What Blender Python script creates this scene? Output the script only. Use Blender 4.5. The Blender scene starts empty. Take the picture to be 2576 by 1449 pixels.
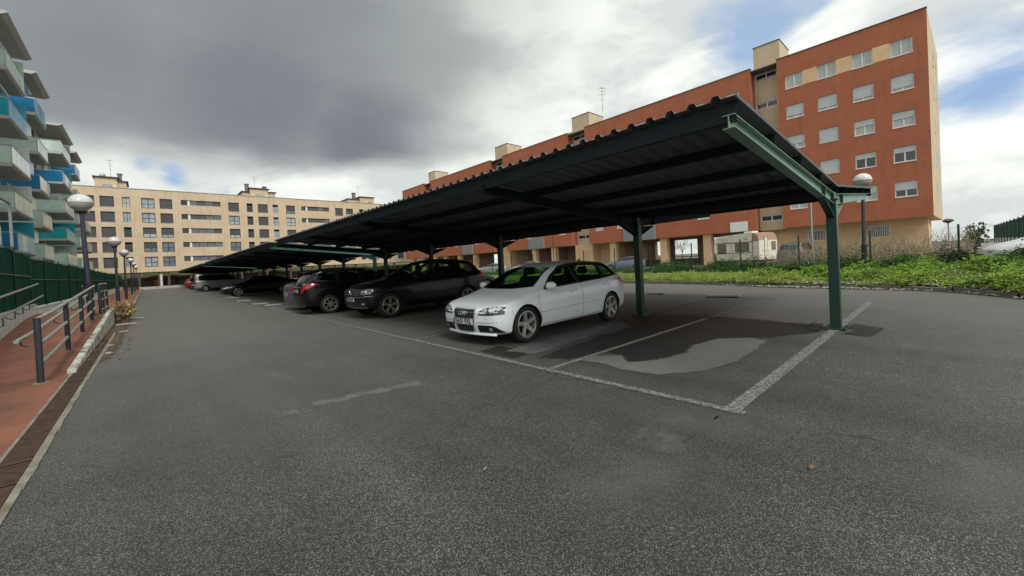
import bpy, bmesh, math, random
import numpy as np
from mathutils import Vector, Matrix
from mathutils.bvhtree import BVHTree
random.seed(7); RS = np.random.RandomState(11)
rad = math.radians
SC = bpy.context.scene
COL = SC.collection

# ------------------------------------------------------------------ camera
cd = bpy.data.cameras.new('camera'); cam = bpy.data.objects.new('camera', cd); COL.objects.link(cam)
cd.sensor_width = 36; cd.lens = 1006.94/2576*36; cd.shift_y = -50/2576; cd.clip_end = 3000; cd.clip_start = .05
Rm = Matrix(((0.73740812, 0.04717538, -0.673798), (-0.67352546, -0.02384486, -0.73877932), (-0.05091881, 0.99860198, 0.01419043)))
cam.matrix_world = Matrix.Translation((0, 0, 1.4)) @ Rm.to_4x4()
SC.camera = cam

# ------------------------------------------------------------------ light
SUN_EL, SUN_AZ = rad(46), rad(192)         # azimuth: direction towards the sun, from +Y clockwise
def nt_new(tree, t, **kw):
    n = tree.nodes.new(t)
    for k, v in kw.items():
        if hasattr(n, k): setattr(n, k, v)
    return n
w = bpy.data.worlds.new('World'); SC.world = w; w.use_nodes = True
T = w.node_tree; T.nodes.clear(); L = T.links.new
out = nt_new(T, 'ShaderNodeOutputWorld'); bg = nt_new(T, 'ShaderNodeBackground'); bg.inputs['Strength'].default_value = .1
L(bg.outputs[0], out.inputs[0])
sky = nt_new(T, 'ShaderNodeTexSky', sky_type='NISHITA'); sky.sun_disc = False
sky.sun_elevation = SUN_EL; sky.sun_rotation = SUN_AZ
tc = nt_new(T, 'ShaderNodeTexCoord')
sep = nt_new(T, 'ShaderNodeSeparateXYZ'); L(tc.outputs['Generated'], sep.inputs[0])
def wmath(op, a, b=None, clamp=False):
    n = nt_new(T, 'ShaderNodeMath', operation=op); n.use_clamp = clamp
    for i, x in enumerate((a, b)):
        if x is None: continue
        if isinstance(x, (int, float)): n.inputs[i].default_value = x
        else: L(x, n.inputs[i])
    return n.outputs[0]
zc = wmath('ADD', wmath('MAXIMUM', sep.outputs[2], 0.0), .22)
cx, cy = wmath('DIVIDE', sep.outputs[0], zc), wmath('DIVIDE', sep.outputs[1], zc)
comb = nt_new(T, 'ShaderNodeCombineXYZ'); L(cx, comb.inputs[0]); L(cy, comb.inputs[1])
def wnoise(scale, detail, dist=0., off=(0, 0, 0), rough=.55, src=None):
    m = nt_new(T, 'ShaderNodeMapping'); L(src or comb.outputs[0], m.inputs[0]); m.inputs[1].default_value = off
    n = nt_new(T, 'ShaderNodeTexNoise'); n.inputs['Scale'].default_value = scale; n.inputs['Detail'].default_value = detail
    n.inputs['Distortion'].default_value = dist; n.inputs['Roughness'].default_value = rough
    L(m.outputs[0], n.inputs['Vector']); return n.outputs['Fac']
st_ = nt_new(T, 'ShaderNodeMapping'); st_.inputs['Scale'].default_value = (1, 1, 2.4); L(tc.outputs['Generated'], st_.inputs[0]); ds = st_.outputs[0]
n1 = wnoise(2.1, 6, .25, (1, 3, 2), .5, ds); n2 = wnoise(4.2, 7, .3, (3, 1, 5), .55, ds); n3 = wnoise(1.2, 4, .2, (7, 2, 1), .5, ds)
def blob(d, r0, r1, amp=.25, nz=None):
    """1 inside the cone round direction d, fading to 0 between angles r0 and r1 (radians), edge broken by noise"""
    dv = Vector(d).normalized()
    vm = nt_new(T, 'ShaderNodeVectorMath', operation='DISTANCE'); nn = nt_new(T, 'ShaderNodeVectorMath', operation='NORMALIZE')
    L(tc.outputs['Generated'], nn.inputs[0]); L(nn.outputs[0], vm.inputs[0]); vm.inputs[1].default_value = dv
    dd = wmath('ADD', vm.outputs['Value'], wmath('MULTIPLY', wmath('SUBTRACT', nz or n2, .5), amp))
    mr = nt_new(T, 'ShaderNodeMapRange', interpolation_type='SMOOTHSTEP')
    L(dd, mr.inputs[0]); mr.inputs[1].default_value = r0; mr.inputs[2].default_value = r1
    mr.inputs[3].default_value = 1; mr.inputs[4].default_value = 0
    return mr.outputs[0]
def vmax(*a):
    o = a[0]
    for b in a[1:]: o = wmath('MAXIMUM', o, b)
    return o
dark = vmax(wmath('MULTIPLY', blob((.18, .925, .33), .0, .52, .30, n1), .9), wmath('MULTIPLY', blob((-.04, .93, .37), .0, .40, .25, n1), .75), blob((.36, .88, .270), .03, .28, .20, n1))
mid = vmax(blob((.10, .85, .60), .2, .85, .3, n3), blob((.40, .79, .46), .1, .40, .3, n1), blob((-.3, .85, .40), .2, .7, .2, n3))
blue = vmax(blob((.045, .980, .190), -.02, .015, .17), wmath('MULTIPLY', blob((.125, .975, .165), -.02, .012, .17), .7), wmath('MULTIPLY', blob((.0, .98, .21), -.02, .01, .17), .6), wmath('MULTIPLY', blob((.885, .245, .395), .0, .11, .30), .8),
            wmath('MULTIPLY', blob((.90, .16, .44), .0, .05, .18), .6), blob((.970, -.055, .235), .0, .12, .24), wmath('MULTIPLY', blob((.985, -.09, .19), .0, .07, .22), .7))
zl = wmath('ADD', sep.outputs[2], wmath('MULTIPLY', wmath('SUBTRACT', n1, .5), .16))
lowm = nt_new(T, 'ShaderNodeMapRange', interpolation_type='SMOOTHSTEP'); L(zl, lowm.inputs[0]); lowm.inputs[1].default_value = .215; lowm.inputs[2].default_value = .275
zw = wmath('ADD', sep.outputs[2], wmath('MULTIPLY', wmath('SUBTRACT', n1, .5), .30))
dark = wmath('MULTIPLY', dark, lowm.outputs[0]); mid = wmath('MULTIPLY', mid, wmath('ADD', wmath('MULTIPLY', lowm.outputs[0], .85), .15))
def wmix(f, a, b):
    n = nt_new(T, 'ShaderNodeMix', data_type='RGBA'); L(f, n.inputs['Factor'])
    for s, x in (('A', a), ('B', b)):
        i = [k for k in n.inputs if k.name == s and k.type == 'RGBA'][0]
        if isinstance(x, tuple): i.default_value = x + (1,)
        else: L(x, i)
    return [k for k in n.outputs if k.type == 'RGBA'][0]
cr = nt_new(T, 'ShaderNodeMapRange'); L(n2, cr.inputs[0]); cr.inputs[1].default_value = .40; cr.inputs[2].default_value = .60
bright = wmix(cr.outputs[0], (6.2, 6.6, 6.45), (9.3, 9.5, 9.0))
c = wmix(wmath('MULTIPLY', mid, .95), bright, (3.4, 3.75, 3.6))
c = wmix(wmath('MULTIPLY', dark, .92), c, (1.55, 1.66, 2.0))
blu = wmix(wnoise(1.3, 2), (2.2, 4.2, 8.2), (3.6, 5.6, 8.6))
sm = nt_new(T, 'ShaderNodeVectorMath', operation='SCALE'); L(sky.outputs[0], sm.inputs[0]); sm.inputs['Scale'].default_value = .5
blu2 = nt_new(T, 'ShaderNodeMix', data_type='RGBA'); blu2.inputs[0].default_value = .3
L(blu, [k for k in blu2.inputs if k.name == 'A' and k.type == 'RGBA'][0]); L(sm.outputs[0], [k for k in blu2.inputs if k.name == 'B' and k.type == 'RGBA'][0])
c = wmix(wmath('MULTIPLY', blue, .9), c, [k for k in blu2.outputs if k.type == 'RGBA'][0])
L(c, bg.inputs['Color'])
sl = bpy.data.lights.new('sun', 'SUN'); sun = bpy.data.objects.new('sun', sl); COL.objects.link(sun)
sl.energy = 2.1; sl.angle = rad(18); sl.color = (1, .96, .88)
sd = Vector((math.sin(SUN_AZ)*math.cos(SUN_EL), math.cos(SUN_AZ)*math.cos(SUN_EL), math.sin(SUN_EL)))
sun.rotation_euler = sd.to_track_quat('Z', 'Y').to_euler()
SC.view_settings.view_transform = 'Standard'; SC.view_settings.look = 'None'; SC.view_settings.gamma = 1; SC.view_settings.exposure = .18
SC.cycles.max_bounces = 6; SC.cycles.transparent_max_bounces = 12; SC.cycles.use_denoising = True

# ------------------------------------------------------------------ materials
def lin(c): return tuple((x/255/12.92 if x/255 <= .04045 else ((x/255+.055)/1.055)**2.4) for x in c)
MATS = {}
def mat(name, col, rough=.6, metal=0., var=.12, vs=3., bump=0., bs=40., spec=.5, coat=0., dirt=None, alpha=1., emis=None, vscale=(1, 1, 1)):
    """plain procedural surface: base colour with soft noise variation, optional fine bump and dirt"""
    if name in MATS: return MATS[name]
    m = bpy.data.materials.new(name); m.use_nodes = True; t = m.node_tree; b = t.nodes['Principled BSDF']; l = t.links.new
    b.inputs['Roughness'].default_value = rough; b.inputs['Metallic'].default_value = metal
    b.inputs['Specular IOR Level'].default_value = spec; b.inputs['Coat Weight'].default_value = coat; b.inputs['Coat Roughness'].default_value = .04
    tc = t.nodes.new('ShaderNodeTexCoord'); mp = t.nodes.new('ShaderNodeMapping'); mp.inputs['Scale'].default_value = vscale; l(tc.outputs['Object'], mp.inputs[0])
    n = t.nodes.new('ShaderNodeTexNoise'); n.inputs['Scale'].default_value = vs; n.inputs['Detail'].default_value = 6; n.inputs['Roughness'].default_value = .62; l(mp.outputs[0], n.inputs['Vector'])
    mr = t.nodes.new('ShaderNodeMapRange'); mr.inputs[1].default_value = .3; mr.inputs[2].default_value = .7; mr.inputs[3].default_value = 1-var; mr.inputs[4].default_value = 1+var; l(n.outputs['Fac'], mr.inputs[0])
    vm = t.nodes.new('ShaderNodeVectorMath'); vm.operation = 'SCALE'; vm.inputs[0].default_value = col[:3]; l(mr.outputs[0], vm.inputs['Scale'])
    cout = vm.outputs[0]
    if dirt:
        dc, ds, d0, d1 = dirt
        n2 = t.nodes.new('ShaderNodeTexNoise'); n2.inputs['Scale'].default_value = ds; n2.inputs['Detail'].default_value = 8; n2.inputs['Roughness'].default_value = .7; l(mp.outputs[0], n2.inputs['Vector'])
        m2 = t.nodes.new('ShaderNodeMapRange'); m2.inputs[1].default_value = d0; m2.inputs[2].default_value = d1; l(n2.outputs['Fac'], m2.inputs[0])
        mx = t.nodes.new('ShaderNodeMix'); mx.data_type = 'RGBA'; l(m2.outputs[0], mx.inputs['Factor'])
        l(cout, mx.inputs[6]); mx.inputs[7].default_value = tuple(dc)+(1,); cout = mx.outputs[2]
    l(cout, b.inputs['Base Color'])
    if bump:
        n3 = t.nodes.new('ShaderNodeTexNoise'); n3.inputs['Scale'].default_value = bs; n3.inputs['Detail'].default_value = 4; l(mp.outputs[0], n3.inputs['Vector'])
        bp = t.nodes.new('ShaderNodeBump'); bp.inputs['Strength'].default_value = bump; bp.inputs['Distance'].default_value = .02; l(n3.outputs['Fac'], bp.inputs['Height']); l(bp.outputs[0], b.inputs['Normal'])
    if emis: b.inputs['Emission Color'].default_value = tuple(emis[0])+(1,); b.inputs['Emission Strength'].default_value = emis[1]
    MATS[name] = m; return m
def glass(name, tint, rough=.03, through=.6):
    """thin pane: clear tinted layer with a fresnel reflection"""
    if name in MATS: return MATS[name]
    m = bpy.data.materials.new(name); m.use_nodes = True; t = m.node_tree; t.nodes.clear(); l = t.links.new
    o = t.nodes.new('ShaderNodeOutputMaterial'); mx = t.nodes.new('ShaderNodeMixShader'); tr = t.nodes.new('ShaderNodeBsdfTransparent'); gl = t.nodes.new('ShaderNodeBsdfGlossy')
    tr.inputs[0].default_value = tuple(x*through for x in tint)+(1,); gl.inputs['Roughness'].default_value = rough
    fr = t.nodes.new('ShaderNodeLayerWeight'); fr.inputs[0].default_value = .5; pw = t.nodes.new('ShaderNodeMath'); pw.operation = 'POWER'; l(fr.outputs['Facing'], pw.inputs[0]); pw.inputs[1].default_value = 4; ma = t.nodes.new('ShaderNodeMath'); ma.operation = 'MULTIPLY_ADD'; l(pw.outputs[0], ma.inputs[0]); ma.inputs[1].default_value = .85; ma.inputs[2].default_value = .05; l(ma.outputs[0], mx.inputs[0]); l(tr.outputs[0], mx.inputs[1]); l(gl.outputs[0], mx.inputs[2]); l(mx.outputs[0], o.inputs[0])
    MATS[name] = m; return m
def brick(name, c1, c2, mortar, axis='YZ', sc=1.):
    m = bpy.data.materials.new(name); m.use_nodes = True; t = m.node_tree; b = t.nodes['Principled BSDF']; l = t.links.new
    tc = t.nodes.new('ShaderNodeTexCoord'); sp = t.nodes.new('ShaderNodeSeparateXYZ'); cb = t.nodes.new('ShaderNodeCombineXYZ'); l(tc.outputs['Object'], sp.inputs[0])
    ad = t.nodes.new('ShaderNodeMath'); ad.operation = 'ADD'; l(sp.outputs[0], ad.inputs[0]); l(sp.outputs[1], ad.inputs[1]); l(ad.outputs[0], cb.inputs[0]); l(sp.outputs[2], cb.inputs[1])
    br = t.nodes.new('ShaderNodeTexBrick'); br.inputs['Scale'].default_value = sc; br.inputs['Brick Width'].default_value = .25; br.inputs['Row Height'].default_value = .066; br.inputs['Mortar Size'].default_value = .007
    br.inputs['Color1'].default_value = c1+(1,); br.inputs['Color2'].default_value = c2+(1,); br.inputs['Mortar'].default_value = mortar+(1,); l(cb.outputs[0], br.inputs['Vector'])
    n = t.nodes.new('ShaderNodeTexNoise'); n.inputs['Scale'].default_value = .6; n.inputs['Detail'].default_value = 7; n.inputs['Roughness'].default_value = .65; l(cb.outputs[0], n.inputs['Vector'])
    mr = t.nodes.new('ShaderNodeMapRange'); mr.inputs[1].default_value = .3; mr.inputs[2].default_value = .7; mr.inputs[3].default_value = .88; mr.inputs[4].default_value = 1.1; l(n.outputs['Fac'], mr.inputs[0])
    vm = t.nodes.new('ShaderNodeVectorMath'); vm.operation = 'SCALE'; l(br.outputs['Color'], vm.inputs[0]); l(mr.outputs[0], vm.inputs['Scale'])
    mp = t.nodes.new('ShaderNodeMapping'); mp.inputs['Scale'].default_value = (1.3, .16, 1); l(cb.outputs[0], mp.inputs[0]); n2 = t.nodes.new('ShaderNodeTexNoise'); n2.inputs['Scale'].default_value = 1.6; n2.inputs['Detail'].default_value = 8; n2.inputs['Roughness'].default_value = .7; l(mp.outputs[0], n2.inputs['Vector'])
    m2 = t.nodes.new('ShaderNodeMapRange'); m2.inputs[1].default_value = .52; m2.inputs[2].default_value = .74; m2.inputs[3].default_value = 1; m2.inputs[4].default_value = .74; l(n2.outputs['Fac'], m2.inputs[0])
    v2 = t.nodes.new('ShaderNodeVectorMath'); v2.operation = 'SCALE'; l(vm.outputs[0], v2.inputs[0]); l(m2.outputs[0], v2.inputs['Scale']); l(v2.outputs[0], b.inputs['Base Color'])
    b.inputs['Roughness'].default_value = .85; MATS[name] = m; return m

def asphalt(name, base, dark, light, patch=True, rough=.78):
    m = bpy.data.materials.new(name); m.use_nodes = True; t = m.node_tree; b = t.nodes['Principled BSDF']; l = t.links.new
    tc = t.nodes.new('ShaderNodeTexCoord')
    def noise(s, d, r=.6, o=(0, 0, 0)):
        mp = t.nodes.new('ShaderNodeMapping'); mp.inputs[1].default_value = o; l(tc.outputs['Object'], mp.inputs[0])
        n = t.nodes.new('ShaderNodeTexNoise'); n.inputs['Scale'].default_value = s; n.inputs['Detail'].default_value = d; n.inputs['Roughness'].default_value = r; l(mp.outputs[0], n.inputs['Vector']); return n.outputs['Fac']
    def mr(x, a, bb, c, d):
        n = t.nodes.new('ShaderNodeMapRange'); l(x, n.inputs[0]); n.inputs[1].default_value = a; n.inputs[2].default_value = bb; n.inputs[3].default_value = c; n.inputs[4].default_value = d; return n.outputs[0]
    def mix(f, a, bb):
        n = t.nodes.new('ShaderNodeMix'); n.data_type = 'RGBA'; l(f, n.inputs[0])
        for k, x in ((6, a), (7, bb)):
            if isinstance(x, tuple): n.inputs[k].default_value = x+(1,)
            else: l(x, n.inputs[k])
        return n.outputs[2]
    v = t.nodes.new('ShaderNodeTexVoronoi'); v.inputs['Scale'].default_value = 215; l(tc.outputs['Object'], v.inputs['Vector'])
    sc = t.nodes.new('ShaderNodeSeparateColor'); l(v.outputs['Color'], sc.inputs[0])
    stones = mr(sc.outputs[0], .66, 1, 0, 1)
    c = mix(mr(noise(190, 3, .7), .36, .66, 0, 1), dark, base)
    c = mix(stones, c, light)
    if not patch: c = mix(mr(noise(60, 2), .0, .1, .5, .5), c, base)
    big = mr(noise(.13, 7, .66), .34, .66, .72, 1.30); med = mr(noise(1.1, 8, .75, (4, 2, 0)), .3, .7, .80, 1.20)
    mm = t.nodes.new('ShaderNodeMath'); mm.operation = 'MULTIPLY'; l(big, mm.inputs[0]); l(med, mm.inputs[1])
    vm = t.nodes.new('ShaderNodeVectorMath'); vm.operation = 'SCALE'; l(c, vm.inputs[0]); l(mm.outputs[0], vm.inputs['Scale']); c = vm.outputs[0]
    if patch:      # hairline cracks and wheel paths
        wp = t.nodes.new('ShaderNodeTexNoise'); wp.inputs['Scale'].default_value = .8; wp.inputs['Detail'].default_value = 6; l(tc.outputs['Object'], wp.inputs['Vector'])
        ad = t.nodes.new('ShaderNodeVectorMath'); ad.operation = 'MULTIPLY_ADD'; l(wp.outputs['Color'], ad.inputs[0]); ad.inputs[1].default_value = (1.6, 1.6, 0); l(tc.outputs['Object'], ad.inputs[2])
        vc = t.nodes.new('ShaderNodeTexVoronoi'); vc.feature = 'DISTANCE_TO_EDGE'; vc.inputs['Scale'].default_value = .19; l(ad.outputs[0], vc.inputs['Vector'])
        k = t.nodes.new('ShaderNodeMath'); k.operation = 'MULTIPLY'; l(mr(vc.outputs['Distance'], 0, .0035, 1, 0), k.inputs[0]); l(mr(noise(.4, 3, .5, (5, 5, 0)), .50, .60, 0, .8), k.inputs[1])
        c = mix(k.outputs[0], c, (.012, .012, .012))
        ms = t.nodes.new('ShaderNodeMapping'); ms.inputs['Scale'].default_value = (1.5, .07, 1); l(tc.outputs['Object'], ms.inputs[0])
        ns = t.nodes.new('ShaderNodeTexNoise'); ns.inputs['Scale'].default_value = 1; ns.inputs['Detail'].default_value = 3; l(ms.outputs[0], ns.inputs['Vector'])
        v2 = t.nodes.new('ShaderNodeVectorMath'); v2.operation = 'SCALE'; l(c, v2.inputs[0]); l(mr(ns.outputs['Fac'], .35, .65, .86, 1.16), v2.inputs['Scale']); c = v2.outputs[0]
    if patch:
        c = mix(mr(noise(.7, 10, .76, (9, 3, 0)), .60, .72, 0, .55), c, (.17, .17, .16))      # dusty scuffs
        c = mix(mr(noise(.5, 7, .7, (1, 7, 0)), .60, .74, 0, .35), c, (.045, .05, .028))      # mossy stains
    if patch:      # road pales with distance: dust, plus grazing sheen put into the colour
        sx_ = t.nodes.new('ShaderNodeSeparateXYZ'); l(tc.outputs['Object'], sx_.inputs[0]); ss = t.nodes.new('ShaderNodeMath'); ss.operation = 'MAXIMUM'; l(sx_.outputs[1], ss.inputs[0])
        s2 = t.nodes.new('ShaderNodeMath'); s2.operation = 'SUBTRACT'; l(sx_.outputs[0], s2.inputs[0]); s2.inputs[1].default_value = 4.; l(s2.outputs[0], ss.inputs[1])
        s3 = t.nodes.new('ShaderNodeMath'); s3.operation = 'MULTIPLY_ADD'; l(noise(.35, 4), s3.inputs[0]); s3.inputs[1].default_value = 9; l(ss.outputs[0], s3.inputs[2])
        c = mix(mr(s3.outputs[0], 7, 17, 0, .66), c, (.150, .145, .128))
    l(c, b.inputs['Base Color']); b.inputs['Roughness'].default_value = rough; b.inputs['Specular IOR Level'].default_value = .4
    bp = t.nodes.new('ShaderNodeBump'); bp.inputs['Strength'].default_value = .35; bp.inputs['Distance'].default_value = .006; l(v.outputs['Distance'], bp.inputs['Height']); l(bp.outputs[0], b.inputs['Normal'])
    MATS[name] = m; return m

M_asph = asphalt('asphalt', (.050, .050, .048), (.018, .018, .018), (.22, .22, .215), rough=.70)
M_wet = asphalt('damp_asphalt', (.024, .025, .026), (.010, .011, .011), (.045, .046, .047), False, .6)
M_dry = asphalt('dry_asphalt', (.150, .158, .155), (.115, .12, .12), (.20, .205, .20), False, .85)
M_scuff = asphalt('scuffed_asphalt', (.165, .165, .155), (.12, .12, .115), (.27, .27, .26), False, .85)
def holey(m, sc, a, b_):
    t = m.node_tree; b = t.nodes['Principled BSDF']; tc = t.nodes.new('ShaderNodeTexCoord'); n = t.nodes.new('ShaderNodeTexNoise'); n.inputs['Scale'].default_value = sc; n.inputs['Detail'].default_value = 8; n.inputs['Roughness'].default_value = .75; t.links.new(tc.outputs['Object'], n.inputs['Vector'])
    r = t.nodes.new('ShaderNodeMapRange'); t.links.new(n.outputs['Fac'], r.inputs[0]); r.inputs[1].default_value = a; r.inputs[2].default_value = b_; t.links.new(r.outputs[0], b.inputs['Alpha'])
M_line = mat('worn_line_paint', (.24, .24, .235), .8, var=.2, vs=9, dirt=((.07, .07, .068), 26, .42, .62))
M_line2 = mat('faded_line_paint', (.18, .18, .175), .8, var=.2, vs=9, dirt=((.06, .06, .058), 20, .40, .56))
holey(M_line, 38, .30, .50); holey(M_line2, 22, .38, .58)
M_red_pav = mat('red_pavement', (.255, .098, .062), .85, var=.2, vs=1.6, bump=.35, bs=60, dirt=((.12, .066, .042), 1.1, .46, .72))
M_conc = mat('weathered_concrete', (.26, .24, .20), .9, var=.2, vs=5, bump=.4, bs=30, dirt=((.10, .10, .055), 4, .45, .7))
M_white_wall = mat('white_painted_concrete', (.62, .64, .60), .85, var=.08, vs=1.5, dirt=((.25, .27, .20), 2.5, .52, .78), bump=.1)
M_peel = mat('peeling_white_paint', (.56, .56, .50), .9, var=.2, vs=8, dirt=((.13, .11, .055), 3.0, .48, .62), bump=.2, bs=25)
M_grass_soil = mat('verge_soil', (.075, .085, .035), .95, var=.3, vs=2, bump=.5)
M_dirtground = mat('far_ground', (.12, .12, .10), .95, var=.2, vs=.2)
M_cream = brick('cream_brick', (.60, .47, .325), (.57, .445, .305), (.58, .49, .36))
M_cream2 = brick('ochre_brick', (.74, .49, .27), (.70, .46, .25), (.70, .54, .36))
M_red = brick('red_brick', (.42, .116, .055), (.38, .104, .048), (.36, .17, .10))
M_whiteframe = mat('white_window_frame', (.72, .74, .74), .45, var=.04)
M_shut = mat('pale_roller_shutter', (.55, .58, .59), .6, var=.05)
M_darkframe = mat('dark_window_frame', (.035, .037, .042), .5, var=.1)
M_darkshut = mat('dark_roller_shutter', (.075, .078, .085), .6, var=.12, vs=.8)
M_paneb = mat('reflective_window_pane', (.10, .13, .16), .12, var=.35, vs=.9, spec=.9)
M_panel = mat('light_window_pane', (.30, .36, .40), .2, var=.3, vs=1.1, spec=.8)
M_paned = mat('dark_window_pane', (.02, .022, .026), .08, var=.4, vs=1.2, spec=.8)
M_curtain = mat('curtained_pane', (.42, .45, .43), .35, var=.14, vs=4, spec=.6, vscale=(1, 3, .3))
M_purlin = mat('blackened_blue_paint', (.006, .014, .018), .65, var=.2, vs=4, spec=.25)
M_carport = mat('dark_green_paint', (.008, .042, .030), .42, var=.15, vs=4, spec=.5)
M_carport_l = mat('lit_green_paint', (.17, .28, .22), .55, var=.14, vs=3, dirt=((.06, .11, .08), 6, .55, .75))  # carport green lightened for the end frame, light put into the colour
M_roof = mat('painted_corrugated_sheet', (.085, .088, .098), .6, var=.18, vs=2.5, metal=.0)
M_gray_metal = mat('galvanised_metal', (.36, .38, .38), .5, var=.12, metal=.5)
M_pole = mat('dark_blue_grey_paint', (.030, .036, .050), .5, var=.2, vs=6, dirt=((.07, .06, .05), 12, .62, .8))
M_rail = mat('weathered_pale_rail', (.30, .30, .26), .7, var=.25, vs=12, dirt=((.12, .10, .06), 14, .52, .66))
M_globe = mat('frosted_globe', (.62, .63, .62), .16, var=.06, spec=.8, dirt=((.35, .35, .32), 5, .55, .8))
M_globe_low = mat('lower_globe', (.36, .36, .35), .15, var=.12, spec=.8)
M_screen = mat('green_screen_mesh', (.003, .055, .032), .9, spec=.1, var=.2, vs=1.5, bump=.1, bs=60)
M_black = mat('black_plastic', (.010, .010, .011), .5, var=.1)
M_tyre = mat('tyre_rubber', (.014, .014, .014), .85, var=.2, vs=20)
M_alloy = mat('alloy_rim', (.42, .40, .37), .35, metal=.75, var=.12, vs=14)
M_chrome = mat('chrome', (.62, .64, .66), .18, metal=1, var=.04)
M_lens = mat('headlamp_lens', (.26, .29, .32), .12, var=.5, vs=16, spec=1)
M_lensb = mat('headlamp_reflector', (.60, .66, .72), .15, metal=.6, var=.3, vs=22)
M_tail = mat('red_tail_lamp', (.42, .008, .014), .15, var=.25, vs=12, spec=.8)
M_interior = mat('dark_upholstery', (.008, .008, .009), .9, var=.2)
G_wind = glass('car_window_glass', (.62, .85, .70), .02, .85)
G_dark = mat('dark_car_glass', (.006, .007, .009), .05, var=.1, spec=.7)
M_under = mat('underbody_black', (.006, .006, .006), .9)

# ------------------------------------------------------------------ mesh helpers
ORG = {}
class MB:
    def __init__(s): s.v = []; s.f = []; s.m = []
    def poly(s, pts, mi=0):
        n = len(s.v); s.v += [tuple(p) for p in pts]; s.f.append(tuple(range(n, n+len(pts)))); s.m.append(mi)
    def box(s, x0, x1, y0, y1, z0, z1, mi=0):
        n = len(s.v); s.v += [(x, y, z) for z in (z0, z1) for y in (y0, y1) for x in (x0, x1)]
        for q in ((0, 2, 3, 1), (4, 5, 7, 6), (0, 1, 5, 4), (2, 6, 7, 3), (0, 4, 6, 2), (1, 3, 7, 5)):
            s.f.append(tuple(n+i for i in q)); s.m.append(mi)
    def prism(s, pts, d, mi=0):
        """closed prism: polygon pts (3d) extruded by vector d"""
        n = len(s.v); k = len(pts); s.v += [tuple(p) for p in pts] + [tuple(Vector(p)+Vector(d)) for p in pts]
        s.f.append(tuple(range(n+k-1, n-1, -1))); s.f.append(tuple(range(n+k, n+2*k))); s.m += [mi, mi]
        for i in range(k):
            j = (i+1) % k; s.f.append((n+i, n+j, n+k+j, n+k+i)); s.m.append(mi)
    def tube(s, pts, r, n=8, mi=0, cap=True, r1=None):
        pts = [Vector(p) for p in pts]; rings = []
        for i, p in enumerate(pts):
            a = pts[max(i-1, 0)]; b = pts[min(i+1, len(pts)-1)]; t = (b-a).normalized()
            u = t.orthogonal() if abs(t.z) > .99 else t.cross(Vector((0, 0, 1))); u.normalize(); w_ = t.cross(u)
            rr = r if r1 is None else r+(r1-r)*i/(len(pts)-1)
            if abs(t.z) > .99: u = Vector((1, 0, 0)); w_ = t.cross(u)
            k = len(s.v); s.v += [tuple(p+rr*(math.cos(2*math.pi*j/n)*u+math.sin(2*math.pi*j/n)*w_)) for j in range(n)]; rings.append(k)
        for a, b in zip(rings, rings[1:]):
            for j in range(n):
                s.f.append((a+j, a+(j+1) % n, b+(j+1) % n, b+j)); s.m.append(mi)
        if cap:
            s.f.append(tuple(rings[0]+j for j in range(n-1, -1, -1))); s.f.append(tuple(rings[-1]+j for j in range(n))); s.m += [mi, mi]
    def lathe(s, prof, c=(0, 0, 0), ax='Z', n=24, mi=0):
        k0 = len(s.v); P = []
        for (r, h) in prof:
            for j in range(n):
                a = 2*math.pi*j/n; u, v = r*math.cos(a), r*math.sin(a)
                P.append((c[0]+u, c[1]+v, c[2]+h) if ax == 'Z' else ((c[0]+u, c[1]+h, c[2]+v) if ax == 'Y' else (c[0]+h, c[1]+u, c[2]+v)))
        s.v += P
        for i in range(len(prof)-1):
            for j in range(n):
                a = k0+i*n+j; b = k0+i*n+(j+1) % n; q = (a, b, b+n, a+n)
                s.f.append(q if ax != 'Y' else q[::-1]); s.m.append(mi)
    def build(s, name, mats, parent=None, smooth=False, loc=None, world=True, auto=None):
        me = bpy.data.meshes.new(name); v = s.v
        off = ORG.get(parent.name, (0, 0, 0)) if (parent and world) else ((0, 0, 0) if not loc else loc)
        if any(off): v = [(a-off[0], b-off[1], c_-off[2]) for a, b, c_ in v]
        me.from_pydata(v, [], s.f)
        for m in (mats if isinstance(mats, (list, tuple)) else [mats]): me.materials.append(m)
        if any(s.m): me.polygons.foreach_set('material_index', s.m)
        bm = bmesh.new(); bm.from_mesh(me); bmesh.ops.recalc_face_normals(bm, faces=bm.faces); bm.to_mesh(me); bm.free()
        if smooth: me.polygons.foreach_set('use_smooth', [True]*len(me.polygons))
        if auto: me.set_sharp_from_angle(angle=rad(auto))
        o = bpy.data.objects.new(name, me); COL.objects.link(o)
        if parent: o.parent = parent; ORG[o.name] = off
        elif loc: o.location = loc; ORG[o.name] = loc
        return o
def tag(o, label=None, cat=None, group=None, kind=None):
    if label: o['label'] = label
    if cat: o['category'] = cat
    if group: o['group'] = group
    if kind: o['kind'] = kind
    return o
def thing(name, loc, label, cat, group=None, rz=0.):
    o = bpy.data.objects.new(name, None); o.empty_display_size = .2; COL.objects.link(o); o.location = loc; o.rotation_euler.z = rz; ORG[o.name] = tuple(loc)
    return tag(o, label, cat, group)
def copy_tree(o, parent=None):
    c_ = o.copy(); COL.objects.link(c_)
    if parent: c_.parent = parent
    for ch in list(o.children): copy_tree(ch, c_)
    return c_
def rough_poly(pts, it=4, amp=.06, seed=1):
    r = random.Random(seed); pts = [tuple(p) for p in pts]
    for k in range(it):
        q = []
        for i, a in enumerate(pts):
            b = pts[(i+1) % len(pts)]; d = math.dist(a, b); q.append(a)
            if d > .04: q.append(((a[0]+b[0])/2+r.uniform(-1, 1)*min(d*.16, amp), (a[1]+b[1])/2+r.uniform(-1, 1)*min(d*.16, amp)))
        pts = q
    return pts
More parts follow.
